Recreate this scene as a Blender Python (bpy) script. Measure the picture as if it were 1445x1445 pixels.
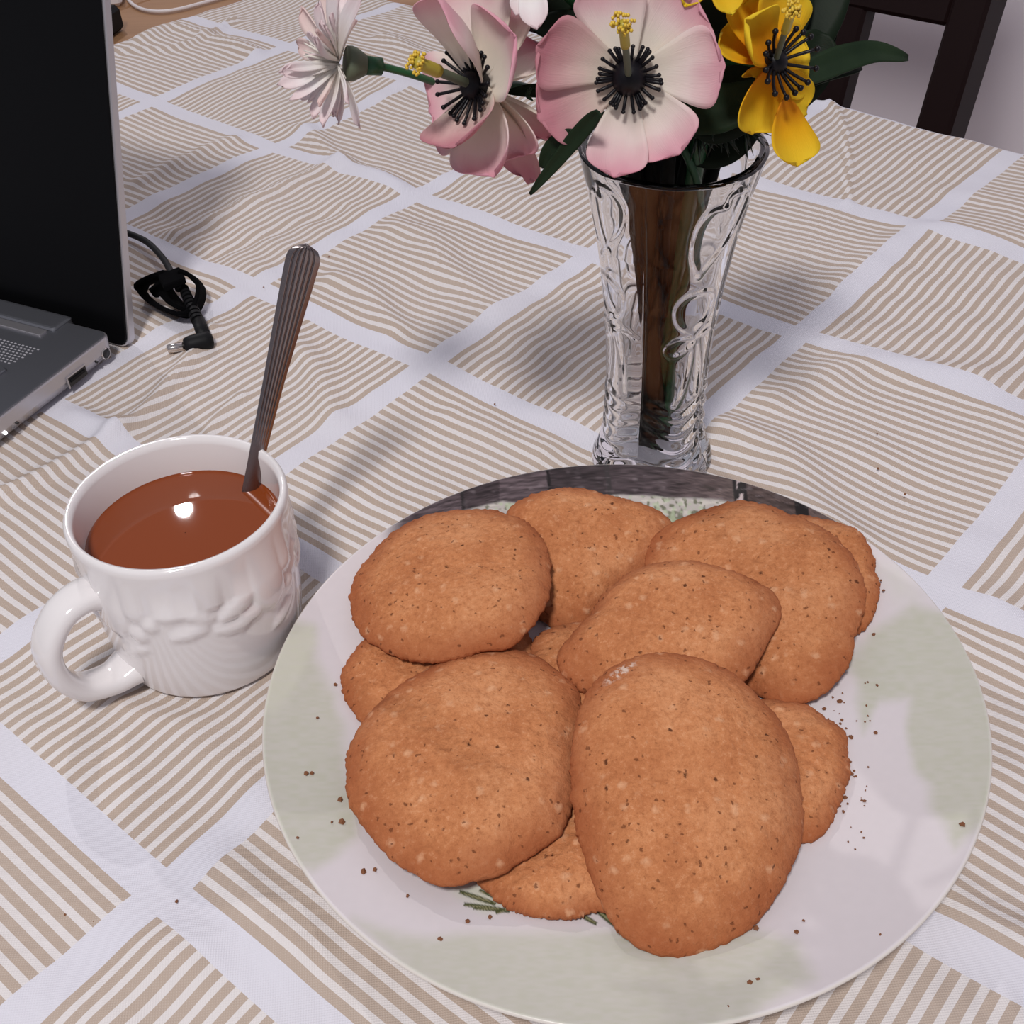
import bpy, math, random
import numpy as np
from mathutils import Vector, Matrix

for o in list(bpy.data.objects):
    bpy.data.objects.remove(o)
SC = bpy.context.scene
COL = SC.collection
rng = np.random.RandomState(7)
random.seed(7)

# ------------------------------------------------------------------ camera
CAM_H, PITCH, ROLL, FPX = 0.3709574, math.radians(40.5644), math.radians(-3.4095), 1686.7225
_fw = np.array([0, math.cos(PITCH), -math.sin(PITCH)])
_rt = np.array([1.0, 0, 0]); _up = np.cross(_rt, _fw)
RT = math.cos(ROLL) * _rt + math.sin(ROLL) * _up
UP = -math.sin(ROLL) * _rt + math.cos(ROLL) * _up
cam_d = bpy.data.cameras.new('camera'); cam = bpy.data.objects.new('camera', cam_d); COL.objects.link(cam)
cam_d.sensor_width = 36; cam_d.lens = 36 * FPX / 1445; cam_d.clip_start = 0.01
R = Matrix([[RT[i], UP[i], -_fw[i]] for i in range(3)]).to_4x4()
cam.matrix_world = Matrix.Translation((0, 0, CAM_H)) @ R
SC.camera = cam
O = np.array([0, 0, CAM_H])

def ray(x, y):
    return _fw + RT * (x - 722.5) / FPX + UP * (722.5 - y) / FPX
def at(x, y, z=0.0):            # real point at height z seen at this place of the photograph
    d = ray(x, y); return O + d * (z - CAM_H) / d[2]
def at_y(x, y, Y):              # real point at world depth Y
    d = ray(x, y); return O + d * Y / d[1]

# ------------------------------------------------------------------ world, lights, exposure
SC.view_settings.view_transform = 'Standard'; SC.view_settings.look = 'None'
SC.view_settings.exposure = 0.0; SC.view_settings.gamma = 1.0
SC.view_settings.use_curve_mapping = False
W = bpy.data.worlds.new('room_light'); SC.world = W; W.use_nodes = True
W.node_tree.nodes['Background'].inputs[0].default_value = (0.80, 0.80, 0.92, 1)
W.node_tree.nodes['Background'].inputs[1].default_value = 0.31

def area(name, loc, target, size, power, color):
    l = bpy.data.lights.new(name, 'AREA'); l.shape = 'DISK'; l.size = size; l.energy = power; l.color = color
    o = bpy.data.objects.new(name, l); COL.objects.link(o); o.location = loc
    o.rotation_euler = (Vector(target) - Vector(loc)).to_track_quat('-Z', 'Y').to_euler()
    return o
area('ceiling_light', (-0.26, -0.62, 1.84), (0, 0.42, 0), 0.30, 29.5, (1.0, 0.965, 0.94))
area('far_ceiling_light', (-0.905, 2.55, 1.842), (0, 0.4, 0), 0.045, 12.5, (1.0, 0.97, 0.95))

# ------------------------------------------------------------------ table frame
LA = -0.735182308131834
TU = np.array([math.cos(LA), math.sin(LA), 0]); TV = np.array([-math.sin(LA), math.cos(LA), 0])
LO = np.array([-0.0415365, 0.5618377, 0])
TILE = 0.15
def uv2w(u, v, z=0.0): return TU * u + TV * v + np.array([0, 0, z])
LU, LV = LO @ TU, LO @ TV
U0, U1, V0, V1 = LU - 4 * TILE - 0.004, 0.55, -0.14, LV + 3 * TILE + 0.002

# ------------------------------------------------------------------ material helpers
def mat(name, rgb=(.8, .8, .8), rough=0.5, metal=0.0, **kw):
    m = bpy.data.materials.new(name); m.use_nodes = True
    b = m.node_tree.nodes['Principled BSDF']
    b.inputs['Base Color'].default_value = (*rgb, 1); b.inputs['Roughness'].default_value = rough
    b.inputs['Metallic'].default_value = metal
    for k, v in kw.items(): b.inputs[k].default_value = v
    return m
class N:
    def __init__(s, m): s.m = m; s.t = m.node_tree; s.b = s.t.nodes['Principled BSDF']
    def new(s, ty, **kw):
        n = s.t.nodes.new(ty)
        for k, v in kw.items(): setattr(n, k, v)
        return n
    def put(s, sock, v):
        if isinstance(v, (int, float)): sock.default_value = v
        elif isinstance(v, tuple): sock.default_value = v if len(v) == 4 or sock.type != 'RGBA' else (*v, 1)
        else: s.t.links.new(v, sock)
    def M(s, op, a, b=0.0, c=0.0):
        n = s.new('ShaderNodeMath', operation=op)
        for i, v in enumerate((a, b, c)): s.put(n.inputs[i], v)
        return n.outputs[0]
    def mix(s, f, a, b, mode='MIX'):
        n = s.new('ShaderNodeMix', data_type='RGBA', blend_type=mode)
        s.put(n.inputs[0], f); s.put(n.inputs[6], a); s.put(n.inputs[7], b); return n.outputs[2]
    def noise(s, co, scale, detail=3, rough=.5, dist=0.0):
        n = s.new('ShaderNodeTexNoise'); s.put(n.inputs['Vector'], co); n.inputs['Scale'].default_value = scale
        n.inputs['Detail'].default_value = detail; n.inputs['Roughness'].default_value = rough
        n.inputs['Distortion'].default_value = dist; return n.outputs[0]
    def ramp(s, f, *st):
        n = s.new('ShaderNodeValToRGB'); s.put(n.inputs[0], f); e = n.color_ramp.elements
        while len(e) < len(st): e.new(0.5)
        for i, (p, c) in enumerate(st):
            e[i].position = p; e[i].color = (*c, 1) if isinstance(c, tuple) else (c, c, c, 1)
        return n.outputs[0]
    def co(s, which='Object'): return s.new('ShaderNodeTexCoord').outputs[which]
    def sep(s, v):
        n = s.new('ShaderNodeSeparateXYZ'); s.put(n.inputs[0], v); return n.outputs
    def bump(s, h, strength, dist):
        n = s.new('ShaderNodeBump'); n.inputs['Strength'].default_value = strength; n.inputs['Distance'].default_value = dist
        s.put(n.inputs['Height'], h)
        s.t.links.new(n.outputs[0], s.b.inputs['Normal'])
    def mapping(s, v, scale=(1, 1, 1), rot=(0, 0, 0)):
        n = s.new('ShaderNodeMapping'); s.put(n.inputs[0], v); n.inputs['Scale'].default_value = scale
        n.inputs['Rotation'].default_value = rot; return n.outputs[0]

# ---- materials
def m_cloth():
    m = mat('woven_striped_cotton', rough=0.9); n = N(m)
    n.b.inputs['Specular IOR Level'].default_value = 0.15
    x, y, _ = n.sep(n.co('UV'))
    fx, fy = n.M('FRACT', x), n.M('FRACT', y)
    par = n.M('FLOORED_MODULO', n.M('ADD', n.M('FLOOR', x), n.M('FLOOR', y)), 2.0)
    odd = n.M('GREATER_THAN', par, 0.5)
    acr = n.M('ADD', n.M('MULTIPLY', odd, fy), n.M('MULTIPLY', n.M('SUBTRACT', 1.0, odd), fx))
    st = n.M('LESS_THAN', n.M('FRACT', n.M('DIVIDE', n.M('SUBTRACT', acr, .05), .04174)), .56)
    ins = n.M('MULTIPLY', n.M('MULTIPLY', n.M('GREATER_THAN', fx, .05), n.M('LESS_THAN', fx, .95)),
              n.M('MULTIPLY', n.M('GREATER_THAN', fy, .05), n.M('LESS_THAN', fy, .95)))
    f = n.M('MULTIPLY', st, ins)
    # woven ground
    wx = n.M('SINE', n.M('MULTIPLY', x, 2 * math.pi * 125)); wy = n.M('SINE', n.M('MULTIPLY', y, 2 * math.pi * 125))
    weave = n.M('MULTIPLY', wx, wy)
    beige = n.mix(n.M('MULTIPLY', n.M('GREATER_THAN', weave, .35), .35), (.47, .375, .31, 1), (.61, .53, .47, 1))
    ground = n.mix(ins, (.71, .70, .775, 1), (.74, .70, .70, 1))
    c = n.mix(f, ground, beige)
    dirt = n.noise(n.co('Object'), 9, 3)
    c = n.mix(n.ramp(dirt, (.35, .12), (.6, 0.0)), c, (.62, .56, .52, 1))
    n.put(n.b.inputs['Base Color'], c)
    n.bump(weave, .35, .0003)
    return m
def m_biscuit():
    m = mat('baked_biscuit', rough=0.85); n = N(m); co = n.co('Object')
    n.b.inputs['Specular IOR Level'].default_value = 0.2
    wn = n.new('ShaderNodeTexNoise'); wn.inputs['Scale'].default_value = 420; wn.inputs['Detail'].default_value = 3; n.t.links.new(co, wn.inputs['Vector'])
    vm = n.new('ShaderNodeVectorMath', operation='MULTIPLY_ADD'); n.t.links.new(wn.outputs['Color'], vm.inputs[0]); vm.inputs[1].default_value = (.0035, .0035, .0035); n.t.links.new(co, vm.inputs[2])
    wco = vm.outputs[0]
    a = n.noise(co, 40, 5, .6)
    c = n.ramp(a, (.30, (.475, .165, .062)), (.5, (.59, .232, .094)), (.70, (.68, .30, .136)))
    g = n.noise(co, 430, 5, .8)
    c = n.mix(n.ramp(g, (.30, .75), (.50, 0.0)), c, (.34, .115, .042, 1))
    c = n.mix(n.ramp(g, (.54, 0.0), (.72, .6)), c, (.84, .44, .24, 1))
    uvx, uvy, _ = n.sep(n.co('UV'))
    edge = n.ramp(n.M('ADD', uvx, n.M('MULTIPLY', n.M('SUBTRACT', n.noise(co, 60, 3), .5), .35)), (.72, 0.0), (1.02, 1.0))
    c = n.mix(n.M('MULTIPLY', edge, .8), c, (.36, .100, .036, 1))
    def vor(scale):
        v = n.new('ShaderNodeTexVoronoi'); v.inputs['Scale'].default_value = scale; n.t.links.new(wco, v.inputs['Vector']); return v.outputs['Distance'], n.sep(v.outputs['Color'])
    d1, r1 = vor(430); sp = n.M('MULTIPLY', n.ramp(d1, (.16, 1.0), (.30, 0.0)), n.M('GREATER_THAN', r1[0], .84))
    d2, r2 = vor(210); sp2 = n.M('MULTIPLY', n.ramp(d2, (.10, 1.0), (.20, 0.0)), n.M('GREATER_THAN', r2[1], .93))
    d3, r3 = vor(190); pale = n.M('MULTIPLY', n.ramp(d3, (.10, 1.0), (.38, 0.0)), n.M('LESS_THAN', r3[0], .22))
    c = n.mix(n.M('MULTIPLY', pale, .42), c, (.88, .52, .31, 1))
    c = n.mix(n.M('MULTIPLY', sp, .7), c, (.13, .035, .012, 1))
    c = n.mix(n.M('MULTIPLY', sp2, .85), c, (.07, .016, .006, 1))
    n.put(n.b.inputs['Base Color'], c)
    h = n.M('ADD', n.M('MULTIPLY', n.noise(co, 190, 6, .7), 1.0), n.M('MULTIPLY', g, .40))
    h = n.M('SUBTRACT', h, n.M('ADD', n.M('MULTIPLY', sp, .25), n.M('MULTIPLY', sp2, .4)))
    h = n.M('ADD', h, n.M('MULTIPLY', pale, .12))
    n.bump(h, .8, .0016)
    return m
MC = m_cloth(); MB_ = m_biscuit(); M_FLOUR = m_biscuit(); M_FLOUR.name = 'baked_biscuit_floured'
M_CERAMIC = mat('glazed_white_ceramic', (.80, .765, .77), 0.10); M_CERAMIC.node_tree.nodes['Principled BSDF'].inputs['Coat Weight'].default_value = .5
M_TEA = mat('milky_tea', (.22, .046, .010), 0.012)
def m_steel(): return mat('brushed_stainless_steel', (.27, .235, .235), 0.25, 1.0)
M_STEEL = m_steel()
M_GLASS = mat('clear_pressed_glass', (.97, .97, .98), 0.02); _b = M_GLASS.node_tree.nodes['Principled BSDF']; _b.inputs['Transmission Weight'].default_value = 1.0; _b.inputs['IOR'].default_value = 1.48
def m_alu(name, rgb, rough):
    m = mat(name, rgb, rough, 0.85); n = N(m); n.bump(n.noise(n.co('Object'), 2600, 2), .12, .0002); return m
M_ALU = m_alu('anodised_grey_aluminium', (.24, .245, .27), .42)
M_ALU_SIDE = m_alu('light_silver_aluminium', (.55, .53, .55), .38)
M_SCREEN = mat('glossy_black_screen_glass', (.003, .003, .0035), 0.35); M_SCREEN.node_tree.nodes['Principled BSDF'].inputs['Specular IOR Level'].default_value = .12
M_BLACK = mat('black_plastic', (.006, .006, .007), .55); M_BLACK.node_tree.nodes['Principled BSDF'].inputs['Specular IOR Level'].default_value = .18
def m_velcro():
    m = mat('fuzzy_black_fabric', (.005, .005, .006), 1.0); n = N(m); n.b.inputs['Specular IOR Level'].default_value = .05
    n.bump(n.noise(n.co('Object'), 1400, 4, .8), 1, .002); return m
M_VELCRO = m_velcro()
M_PORT = mat('dark_port_recess', (.012, .011, .012), .4)
M_CHROME = mat('polished_plug_metal', (.72, .66, .62), .15, 1.0)
M_LED = mat('lit_white_led', (1, 1, 1), .4); _b = M_LED.node_tree.nodes['Principled BSDF']; _b.inputs['Emission Color'].default_value = (1, 1, 1, 1); _b.inputs['Emission Strength'].default_value = 2.5
M_WPLAST = mat('white_plastic', (.78, .72, .72), .4)
M_CHAIR = mat('dark_mahogany_wood', (.010, .0035, .0035), .5)
M_CHAIR.node_tree.nodes['Principled BSDF'].inputs['Specular IOR Level'].default_value = .15
def m_wood(name, c1, c2, rough, sc):
    m = mat(name, c1, rough); n = N(m)
    g = n.noise(n.mapping(n.co('Object'), sc), 1, 5, .6, .6)
    n.put(n.b.inputs['Base Color'], n.ramp(g, (.3, c1), (.7, c2))); n.bump(g, .15, .001); return m
M_BENCH = m_wood('tan_wood', (.30, .155, .070), (.42, .23, .115), .45, (3, 50, 50))
M_FLOOR = m_wood('oak_floor', (.26, .15, .08), (.36, .22, .12), .5, (4, 40, 40))
M_TABLE = m_wood('walnut_table_wood', (.05, .02, .012), (.09, .04, .02), .4, (3, 40, 40))
def m_wall():
    m = mat('painted_wall', (.93, .86, .94), .75); n = N(m); n.bump(n.noise(n.co('Object'), 300, 3), .08, .002); return m
M_WALL = m_wall()

def m_petal(name, base, mid, tip, p0=.35, p1=.6, p2=.92):
    m = mat(name, mid, .75); n = N(m)
    n.b.inputs['Specular IOR Level'].default_value = .2
    t, x, _ = n.sep(n.co('UV'))
    w = n.noise(n.co('Object'), 70, 2)
    tt = n.M('ADD', t, n.M('MULTIPLY', n.M('SUBTRACT', w, .5), .35))
    c = n.ramp(tt, (p0, base), (p1, mid), (p2, tip))
    n.put(n.b.inputs['Base Color'], c)
    vein = n.noise(n.mapping(n.co('UV'), (5, 60, 1)), 1, 2)
    n.bump(vein, .25, .0006)
    tr = n.new('ShaderNodeBsdfTranslucent'); n.t.links.new(c, tr.inputs[0])
    ms = n.new('ShaderNodeMixShader'); ms.inputs[0].default_value = .34
    out = n.t.nodes['Material Output']
    n.t.links.new(n.b.outputs[0], ms.inputs[1]); n.t.links.new(tr.outputs[0], ms.inputs[2]); n.t.links.new(ms.outputs[0], out.inputs[0])
    return m
M_PINK = m_petal('cream_petal_with_pink_tip', (.88, .81, .72), (.90, .76, .73), (.80, .40, .49), .35, .62, 1.02)
M_PINKD = m_petal('dusky_pink_petal', (.80, .70, .60), (.76, .52, .50), (.64, .28, .33), .25, .55, .9)
M_WHITEP = m_petal('white_petal_with_blush', (.90, .86, .80), (.95, .91, .91), (.90, .74, .76), .2, .6, 1.0)
M_PEACH = m_petal('pale_peach_petal', (.90, .84, .76), (.92, .80, .76), (.86, .66, .64), .2, .6, 1.0)
M_YEL = m_petal('yellow_petal', (.80, .30, .010), (.88, .50, .012), (.88, .64, .035), .1, .45, .9)
M_STAMEN = mat('black_stamen_plastic', (.005, .004, .006), .4); M_STAMEN.node_tree.nodes['Principled BSDF'].inputs['Specular IOR Level'].default_value = .25
M_POLLEN = mat('yellow_pollen_beads', (.66, .44, .04), .5)
M_PISTIL = mat('olive_yellow_pistil', (.42, .34, .04), .45)
M_STEM = mat('green_plastic_stem', (.012, .075, .025), .4)
M_STEMD = mat('dark_brown_green_stem', (.0045, .0050, .0042), .7); M_STEMD.node_tree.nodes['Principled BSDF'].inputs['Specular IOR Level'].default_value = .1
M_CALYX = mat('dull_green_calyx', (.10, .12, .075), .6)
def m_leaf(name, c1, c2):
    m = mat(name, c1, .55); n = N(m)
    t, x, _ = n.sep(n.co('UV'))
    n.b.inputs['Specular IOR Level'].default_value = .12
    g = n.noise(n.co('Object'), 60, 3)
    n.put(n.b.inputs['Base Color'], n.ramp(g, (.3, c1), (.7, c2)))
    n.bump(n.noise(n.mapping(n.co('UV'), (60, 6, 1)), 1, 2), .15, .0005)
    return m
M_LEAF = m_leaf('dark_green_fabric_leaf', (.006, .011, .006), (.010, .018, .009))
M_LEAF2 = m_leaf('mid_green_fabric_leaf', (.009, .019, .009), (.016, .030, .014))
M_SPRIG = mat('dark_green_sprig_plastic', (.005, .018, .008), .4)

# ------------------------------------------------------------------ mesh helpers
def obj(name, V, F, m, parent=None, smooth=True, uv=None, loc=None, thick=None, sub=0):
    me = bpy.data.meshes.new(name)
    V = np.asarray(V, float)
    if loc is not None: V = V - np.asarray(loc, float)
    me.from_pydata(V.tolist(), [], [tuple(int(i) for i in f) for f in F])
    if smooth: me.polygons.foreach_set('use_smooth', [True] * len(me.polygons))
    if uv is not None:
        l = me.uv_layers.new(name='UVMap'); vi = np.zeros(len(me.loops), int); me.loops.foreach_get('vertex_index', vi)
        l.data.foreach_set('uv', np.asarray(uv, float)[vi].ravel())
    me.materials.append(m)
    o = bpy.data.objects.new(name, me); COL.objects.link(o)
    if loc is not None: o.location = loc
    if thick:
        s = o.modifiers.new('thickness', 'SOLIDIFY'); s.thickness = thick; s.offset = 0
    if sub:
        s = o.modifiers.new('smooth', 'SUBSURF'); s.levels = sub; s.render_levels = sub
    if parent is not None:
        o.parent = parent; bpy.context.view_layer.update()
        o.matrix_parent_inverse = parent.matrix_world.inverted()
    return o
def tag(o, label, cat, group=None, kind=None):
    o['label'] = label; o['category'] = cat
    if group: o['group'] = group
    if kind: o['kind'] = kind
    return o
def thing(name, loc, label, cat, group=None):
    o = bpy.data.objects.new(name, None); COL.objects.link(o); o.location = tuple(loc); o.empty_display_size = .02
    bpy.context.view_layer.update()
    return tag(o, label, cat, group)
def gridf(nu, nv, closeu=False, closev=False, flip=False):
    F = []
    for i in range(nu if closeu else nu - 1):
        for j in range(nv if closev else nv - 1):
            a = i * nv + j; b = ((i + 1) % nu) * nv + j; c = ((i + 1) % nu) * nv + (j + 1) % nv; d = i * nv + (j + 1) % nv
            F.append((a, d, c, b) if flip else (a, b, c, d))
    return F
def nrm(v): v = np.asarray(v, float); return v / np.linalg.norm(v)
class Soup:                      # collects shapes into one mesh
    def __init__(s): s.V = []; s.F = []
    def add(s, V, F):
        k = sum(len(v) for v in s.V); s.V.append(np.asarray(V, float)); s.F += [tuple(i + k for i in f) for f in F]; return s
    def make(s, name, m, parent=None, **kw): return obj(name, np.concatenate(s.V), s.F, m, parent, **kw)
def box(c, ax, ay, az, hx, hy, hz, bev=0.0):
    ax, ay, az = map(nrm, (ax, ay, az)); c = np.asarray(c, float)
    if bev <= 0:
        V = [c + ax * sx * hx + ay * sy * hy + az * sz * hz for sx in (-1, 1) for sy in (-1, 1) for sz in (-1, 1)]
        return V, [(0, 1, 3, 2), (4, 6, 7, 5), (0, 4, 5, 1), (2, 3, 7, 6), (0, 2, 6, 4), (1, 5, 7, 3)]
    V = []; idx = {}
    for sx in (-1, 1):
        for sy in (-1, 1):
            for sz in (-1, 1):
                for k in range(3):
                    d = [hx - bev, hy - bev, hz - bev]; d[k] += bev
                    idx[(sx, sy, sz, k)] = len(V); V.append(c + ax * sx * d[0] + ay * sy * d[1] + az * sz * d[2])
    F = []
    S = (-1, 1)
    for s in S:
        q = [(-1, -1), (-1, 1), (1, 1), (1, -1)]
        F.append([idx[(s, a, b, 0)] for a, b in q]); F.append([idx[(a, s, b, 1)] for a, b in q]); F.append([idx[(a, b, s, 2)] for a, b in q])
    for a in S:
        for b in S:
            F.append([idx[(a, b, -1, 0)], idx[(a, b, 1, 0)], idx[(a, b, 1, 1)], idx[(a, b, -1, 1)]])
            F.append([idx[(a, -1, b, 0)], idx[(a, 1, b, 0)], idx[(a, 1, b, 2)], idx[(a, -1, b, 2)]])
            F.append([idx[(-1, a, b, 1)], idx[(1, a, b, 1)], idx[(1, a, b, 2)], idx[(-1, a, b, 2)]])
            for c_ in S: F.append([idx[(a, b, c_, k)] for k in range(3)])
    return V, F
def fixn(o):
    import bmesh
    bm = bmesh.new(); bm.from_mesh(o.data); bmesh.ops.recalc_face_normals(bm, faces=bm.faces); bm.to_mesh(o.data); bm.free(); return o
def spline(P, n):
    P = np.asarray(P, float); k = len(P)
    if k == 2: return P[0] + np.linspace(0, 1, n)[:, None] * (P[1] - P[0])
    Q = np.vstack([2 * P[0] - P[1], P, 2 * P[-1] - P[-2]]); out = []
    for t in np.linspace(0, k - 1, n):
        i = min(int(t), k - 2); f = t - i; a, b, c, d = Q[i], Q[i + 1], Q[i + 2], Q[i + 3]
        out.append(.5 * ((2 * b) + (-a + c) * f + (2 * a - 5 * b + 4 * c - d) * f * f + (-a + 3 * b - 3 * c + d) * f ** 3))
    return np.array(out)
def tube(P, r, n=10, cap=True):
    P = np.asarray(P, float); m = len(P); r = np.full(m, r) if np.isscalar(r) else np.interp(np.linspace(0, 1, m), np.linspace(0, 1, len(r)), r)
    T = np.gradient(P, axis=0); T /= np.linalg.norm(T, axis=1)[:, None]
    a = np.array([0, 0, 1.0]) if abs(T[0][2]) < .9 else np.array([1.0, 0, 0])
    V = []
    nx = nrm(np.cross(T[0], a))
    for i in range(m):
        nx = nrm(nx - T[i] * (nx @ T[i])); ny = np.cross(T[i], nx)
        for k in range(n):
            th = 2 * math.pi * k / n; V.append(P[i] + r[i] * (math.cos(th) * nx + math.sin(th) * ny))
    F = []
    for i in range(m - 1):
        for k in range(n):
            F.append((i * n + k, i * n + (k + 1) % n, (i + 1) * n + (k + 1) % n, (i + 1) * n + k))
    if cap: F.append(tuple(range(n))[::-1]); F.append(tuple((m - 1) * n + k for k in range(n)))
    return V, F
def sphere(c, r, n=8, m=6, sc=(1, 1, 1)):
    V = [np.array(c) + r * np.array([0, 0, 1.0]) * sc[2]]
    for i in range(1, m):
        ph = math.pi * i / m
        for k in range(n):
            th = 2 * math.pi * k / n; V.append(np.array(c) + r * np.array([math.sin(ph) * math.cos(th) * sc[0], math.sin(ph) * math.sin(th) * sc[1], math.cos(ph) * sc[2]]))
    V.append(np.array(c) - r * np.array([0, 0, 1.0]) * sc[2]); F = []
    for k in range(n): F.append((0, 1 + k, 1 + (k + 1) % n))
    for i in range(m - 2):
        for k in range(n): F.append((1 + i * n + k, 1 + (i + 1) * n + k, 1 + (i + 1) * n + (k + 1) % n, 1 + i * n + (k + 1) % n))
    e = len(V) - 1; s = 1 + (m - 2) * n
    for k in range(n): F.append((e, s + (k + 1) % n, s + k))
    return V, F
_T = rng.rand(64, 64)
def vnoise(x, y, s):             # tiling value noise, numpy
    x = np.asarray(x) * s; y = np.asarray(y) * s
    xi = np.floor(x).astype(int); yi = np.floor(y).astype(int); fx = x - xi; fy = y - yi
    fx = fx * fx * (3 - 2 * fx); fy = fy * fy * (3 - 2 * fy)
    g = lambda a, b: _T[a % 64, b % 64]
    return (g(xi, yi) * (1 - fx) + g(xi + 1, yi) * fx) * (1 - fy) + (g(xi, yi + 1) * (1 - fx) + g(xi + 1, yi + 1) * fx) * fy - .5
def sstep(a, b, x):
    t = np.clip((x - a) / (b - a), 0, 1); return t * t * (3 - 2 * t)

# ================================================================== SETTING
def struct(name, V, F, m):
    o = obj(name, V, F, m, smooth=False); o['kind'] = 'structure'; return o
WV = V1 + 0.72
struct('wall_back', *box(uv2w(-0.4, WV + .05, .35), TU, TV, (0, 0, 1), 3.2, .05, 1.1), M_WALL)
struct('floor', *box(uv2w(-0.4, 0, -.80), TU, TV, (0, 0, 1), 3.2, WV, .05), M_FLOOR)

# ================================================================== TABLE + CLOTH
tb = thing('dining_table', uv2w((U0 + U1) / 2, (V0 + V1) / 2, -.75), 'dark wooden dining table hidden under the striped tablecloth', 'table')
cu, cv = (U0 + U1) / 2, (V0 + V1) / 2; hu, hv = (U1 - U0) / 2, (V1 - V0) / 2
obj('table_top', *box(uv2w(cu, cv, -.0165), TU, TV, (0, 0, 1), hu - .012, hv - .012, .0125, .003), M_TABLE, tb, smooth=False)
for su in (-1, 1):
    for sv in (-1, 1):
        obj('leg', *box(uv2w(cu + su * (hu - .08), cv + sv * (hv - .08), -.3895), TU, TV, (0, 0, 1), .03, .03, .3605, .004), M_TABLE, tb, smooth=False)

VASE_B = np.array([0.0705, 0.466, 0.0]); VASE_T = at(950, 207, .165)
PLC = np.array([0.03682, 0.30421]); PLR = 0.1362
MUG_C = np.array([-0.1322, 0.3638])
# wrinkle ridges of the cloth: points seen in the photograph, half width (m), height (m)
RIDGE = [([(0, 702), (70, 670), (140, 632), (170, 612)], .0065, .0036),
         ([(190, 600), (225, 565), (262, 520), (300, 470)], .006, .0035),
         ([(250, 330), (330, 300), (420, 262), (480, 235)], .009, .0035),
         ([(300, 360), (400, 325), (480, 300)], .006, -.0015),
         ([(560, 330), (600, 345), (640, 395), (690, 440)], .014, .0035),
         ([(470, 400), (520, 420), (560, 470)], .010, .0030),
         ([(400, 470), (440, 520), (470, 590)], .009, .0025),
         ([(1030, 610), (1090, 640), (1130, 700), (1180, 760)], .018, .0046),
         ([(1160, 130), (1190, 190), (1195, 290)], .004, .0025),
         ([(1100, 560), (1220, 520), (1380, 540)], .014, .0030),
         ([(200, 60), (250, 45), (310, 60), (360, 80)], .010, .0040),
         ([(170, 75), (260, 70), (330, 30)], .006, .0030),
         ([(430, 180), (480, 230), (560, 270)], .009, .0030),
         ([(200, 260), (260, 230), (330, 200)], .008, .0025),
         ([(1180, 400), (1260, 350), (1330, 330), (1445, 350)], .013, .0025),
         ([(640, 590), (700, 620), (760, 640)], .011, .0020),
         ([(420, 1340), (360, 1280), (330, 1230)], .010, .0020),
         ([(1445, 1330), (1380, 1300), (1340, 1260)], .010, .0028),
         ([(1400, 860), (1445, 900)], .010, .0020),
         ([(150, 1440), (200, 1380), (260, 1340)], .014, .0022),
         ([(340, 560), (300, 600), (290, 640)], .004, .0020),
         ([(540, 60), (620, 90), (700, 70)], .010, .0030),
         ([(60, 560), (110, 590), (170, 615)], .008, .0030)]
ridges = []
for P, w, h in RIDGE:
    S = spline([at(*q)[:2] for q in P], 24); ridges.append((S, w, h))
def cloth_h(X, Y):
    h = .0050 * vnoise(X + .31, Y, 10) + .0034 * vnoise(X, Y + .7, 24) + .0013 * vnoise(X + .2, Y, 48) + .0003 * vnoise(X, Y, 110) + .0012
    # small rows of ripples
    u = X * TU[0] + Y * TU[1]; v = X * TV[0] + Y * TV[1]
    h += .0006 * np.sin(2 * math.pi * (v / .031 + .8 * vnoise(X, Y, 9))) * (vnoise(X + 3, Y, 6) + .5)
    for S, w, a in ridges:
        d2 = np.full(X.shape, 1e9)
        lo, hi = S.min(0) - 4 * w, S.max(0) + 4 * w
        m = (X > lo[0]) & (X < hi[0]) & (Y > lo[1]) & (Y < hi[1])
        if not m.any(): continue
        xs, ys = X[m], Y[m]; d = np.full(xs.shape, 1e9)
        for q in S: d = np.minimum(d, (xs - q[0]) ** 2 + (ys - q[1]) ** 2)
        h[m] += 1.45 * a * np.exp(-d / (2 * w * w * .45))
    flat = sstep(PLR * .72, PLR * 1.05, np.hypot(X - PLC[0], Y - PLC[1]))
    flat *= sstep(.036, .052, np.hypot(X - MUG_C[0], Y - MUG_C[1]))
    flat *= sstep(.028, .045, np.hypot(X - VASE_B[0], Y - VASE_B[1]))
    return h, flat
# laptop frame (needed for the cloth too)
LG = math.radians(28); LW = np.array([-math.cos(LG), math.sin(LG), 0]); LB = np.array([math.sin(LG), math.cos(LG), 0])
LC = at(166, 500, .003); LC[2] = 0
def in_lap(X, Y):
    a = (X - LC[0]) * LW[0] + (Y - LC[1]) * LW[1]; b = (X - LC[0]) * LB[0] + (Y - LC[1]) * LB[1]
    return sstep(-.02, .006, a) * sstep(.03, .008, b)
su = np.r_[np.linspace(U0 - .16, U0 - .012, 14), np.arange(U0 - .008, .31, .0024), np.linspace(.315, U1 + .16, 40)]
sv = np.r_[np.linspace(V0 - .16, V0 - .012, 14), np.linspace(V0 - .006, -.02, 12), np.arange(-.017, V1 + .008, .0024), np.linspace(V1 + .012, V1 + .16, 14)]
SU, SV = np.meshgrid(su, sv, indexing='ij')
def fold(s, lo, hi, r=.011):
    over = np.maximum(0, s - hi + r) + np.maximum(0, lo + r - s); side = np.where(s > (lo + hi) / 2, 1, -1)
    q = r * math.pi / 2; a = np.clip(over / r, 0, math.pi / 2)
    inn = np.where(side > 0, hi - r, lo + r)
    pos = np.where(over > 0, inn + side * r * np.sin(a), s)
    drop = np.where(over > 0, r * (1 - np.cos(a)) + np.maximum(0, over - q), 0)
    return pos, drop
PU, DU = fold(SU, U0, U1); PV, DV = fold(SV, V0, V1)
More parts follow.
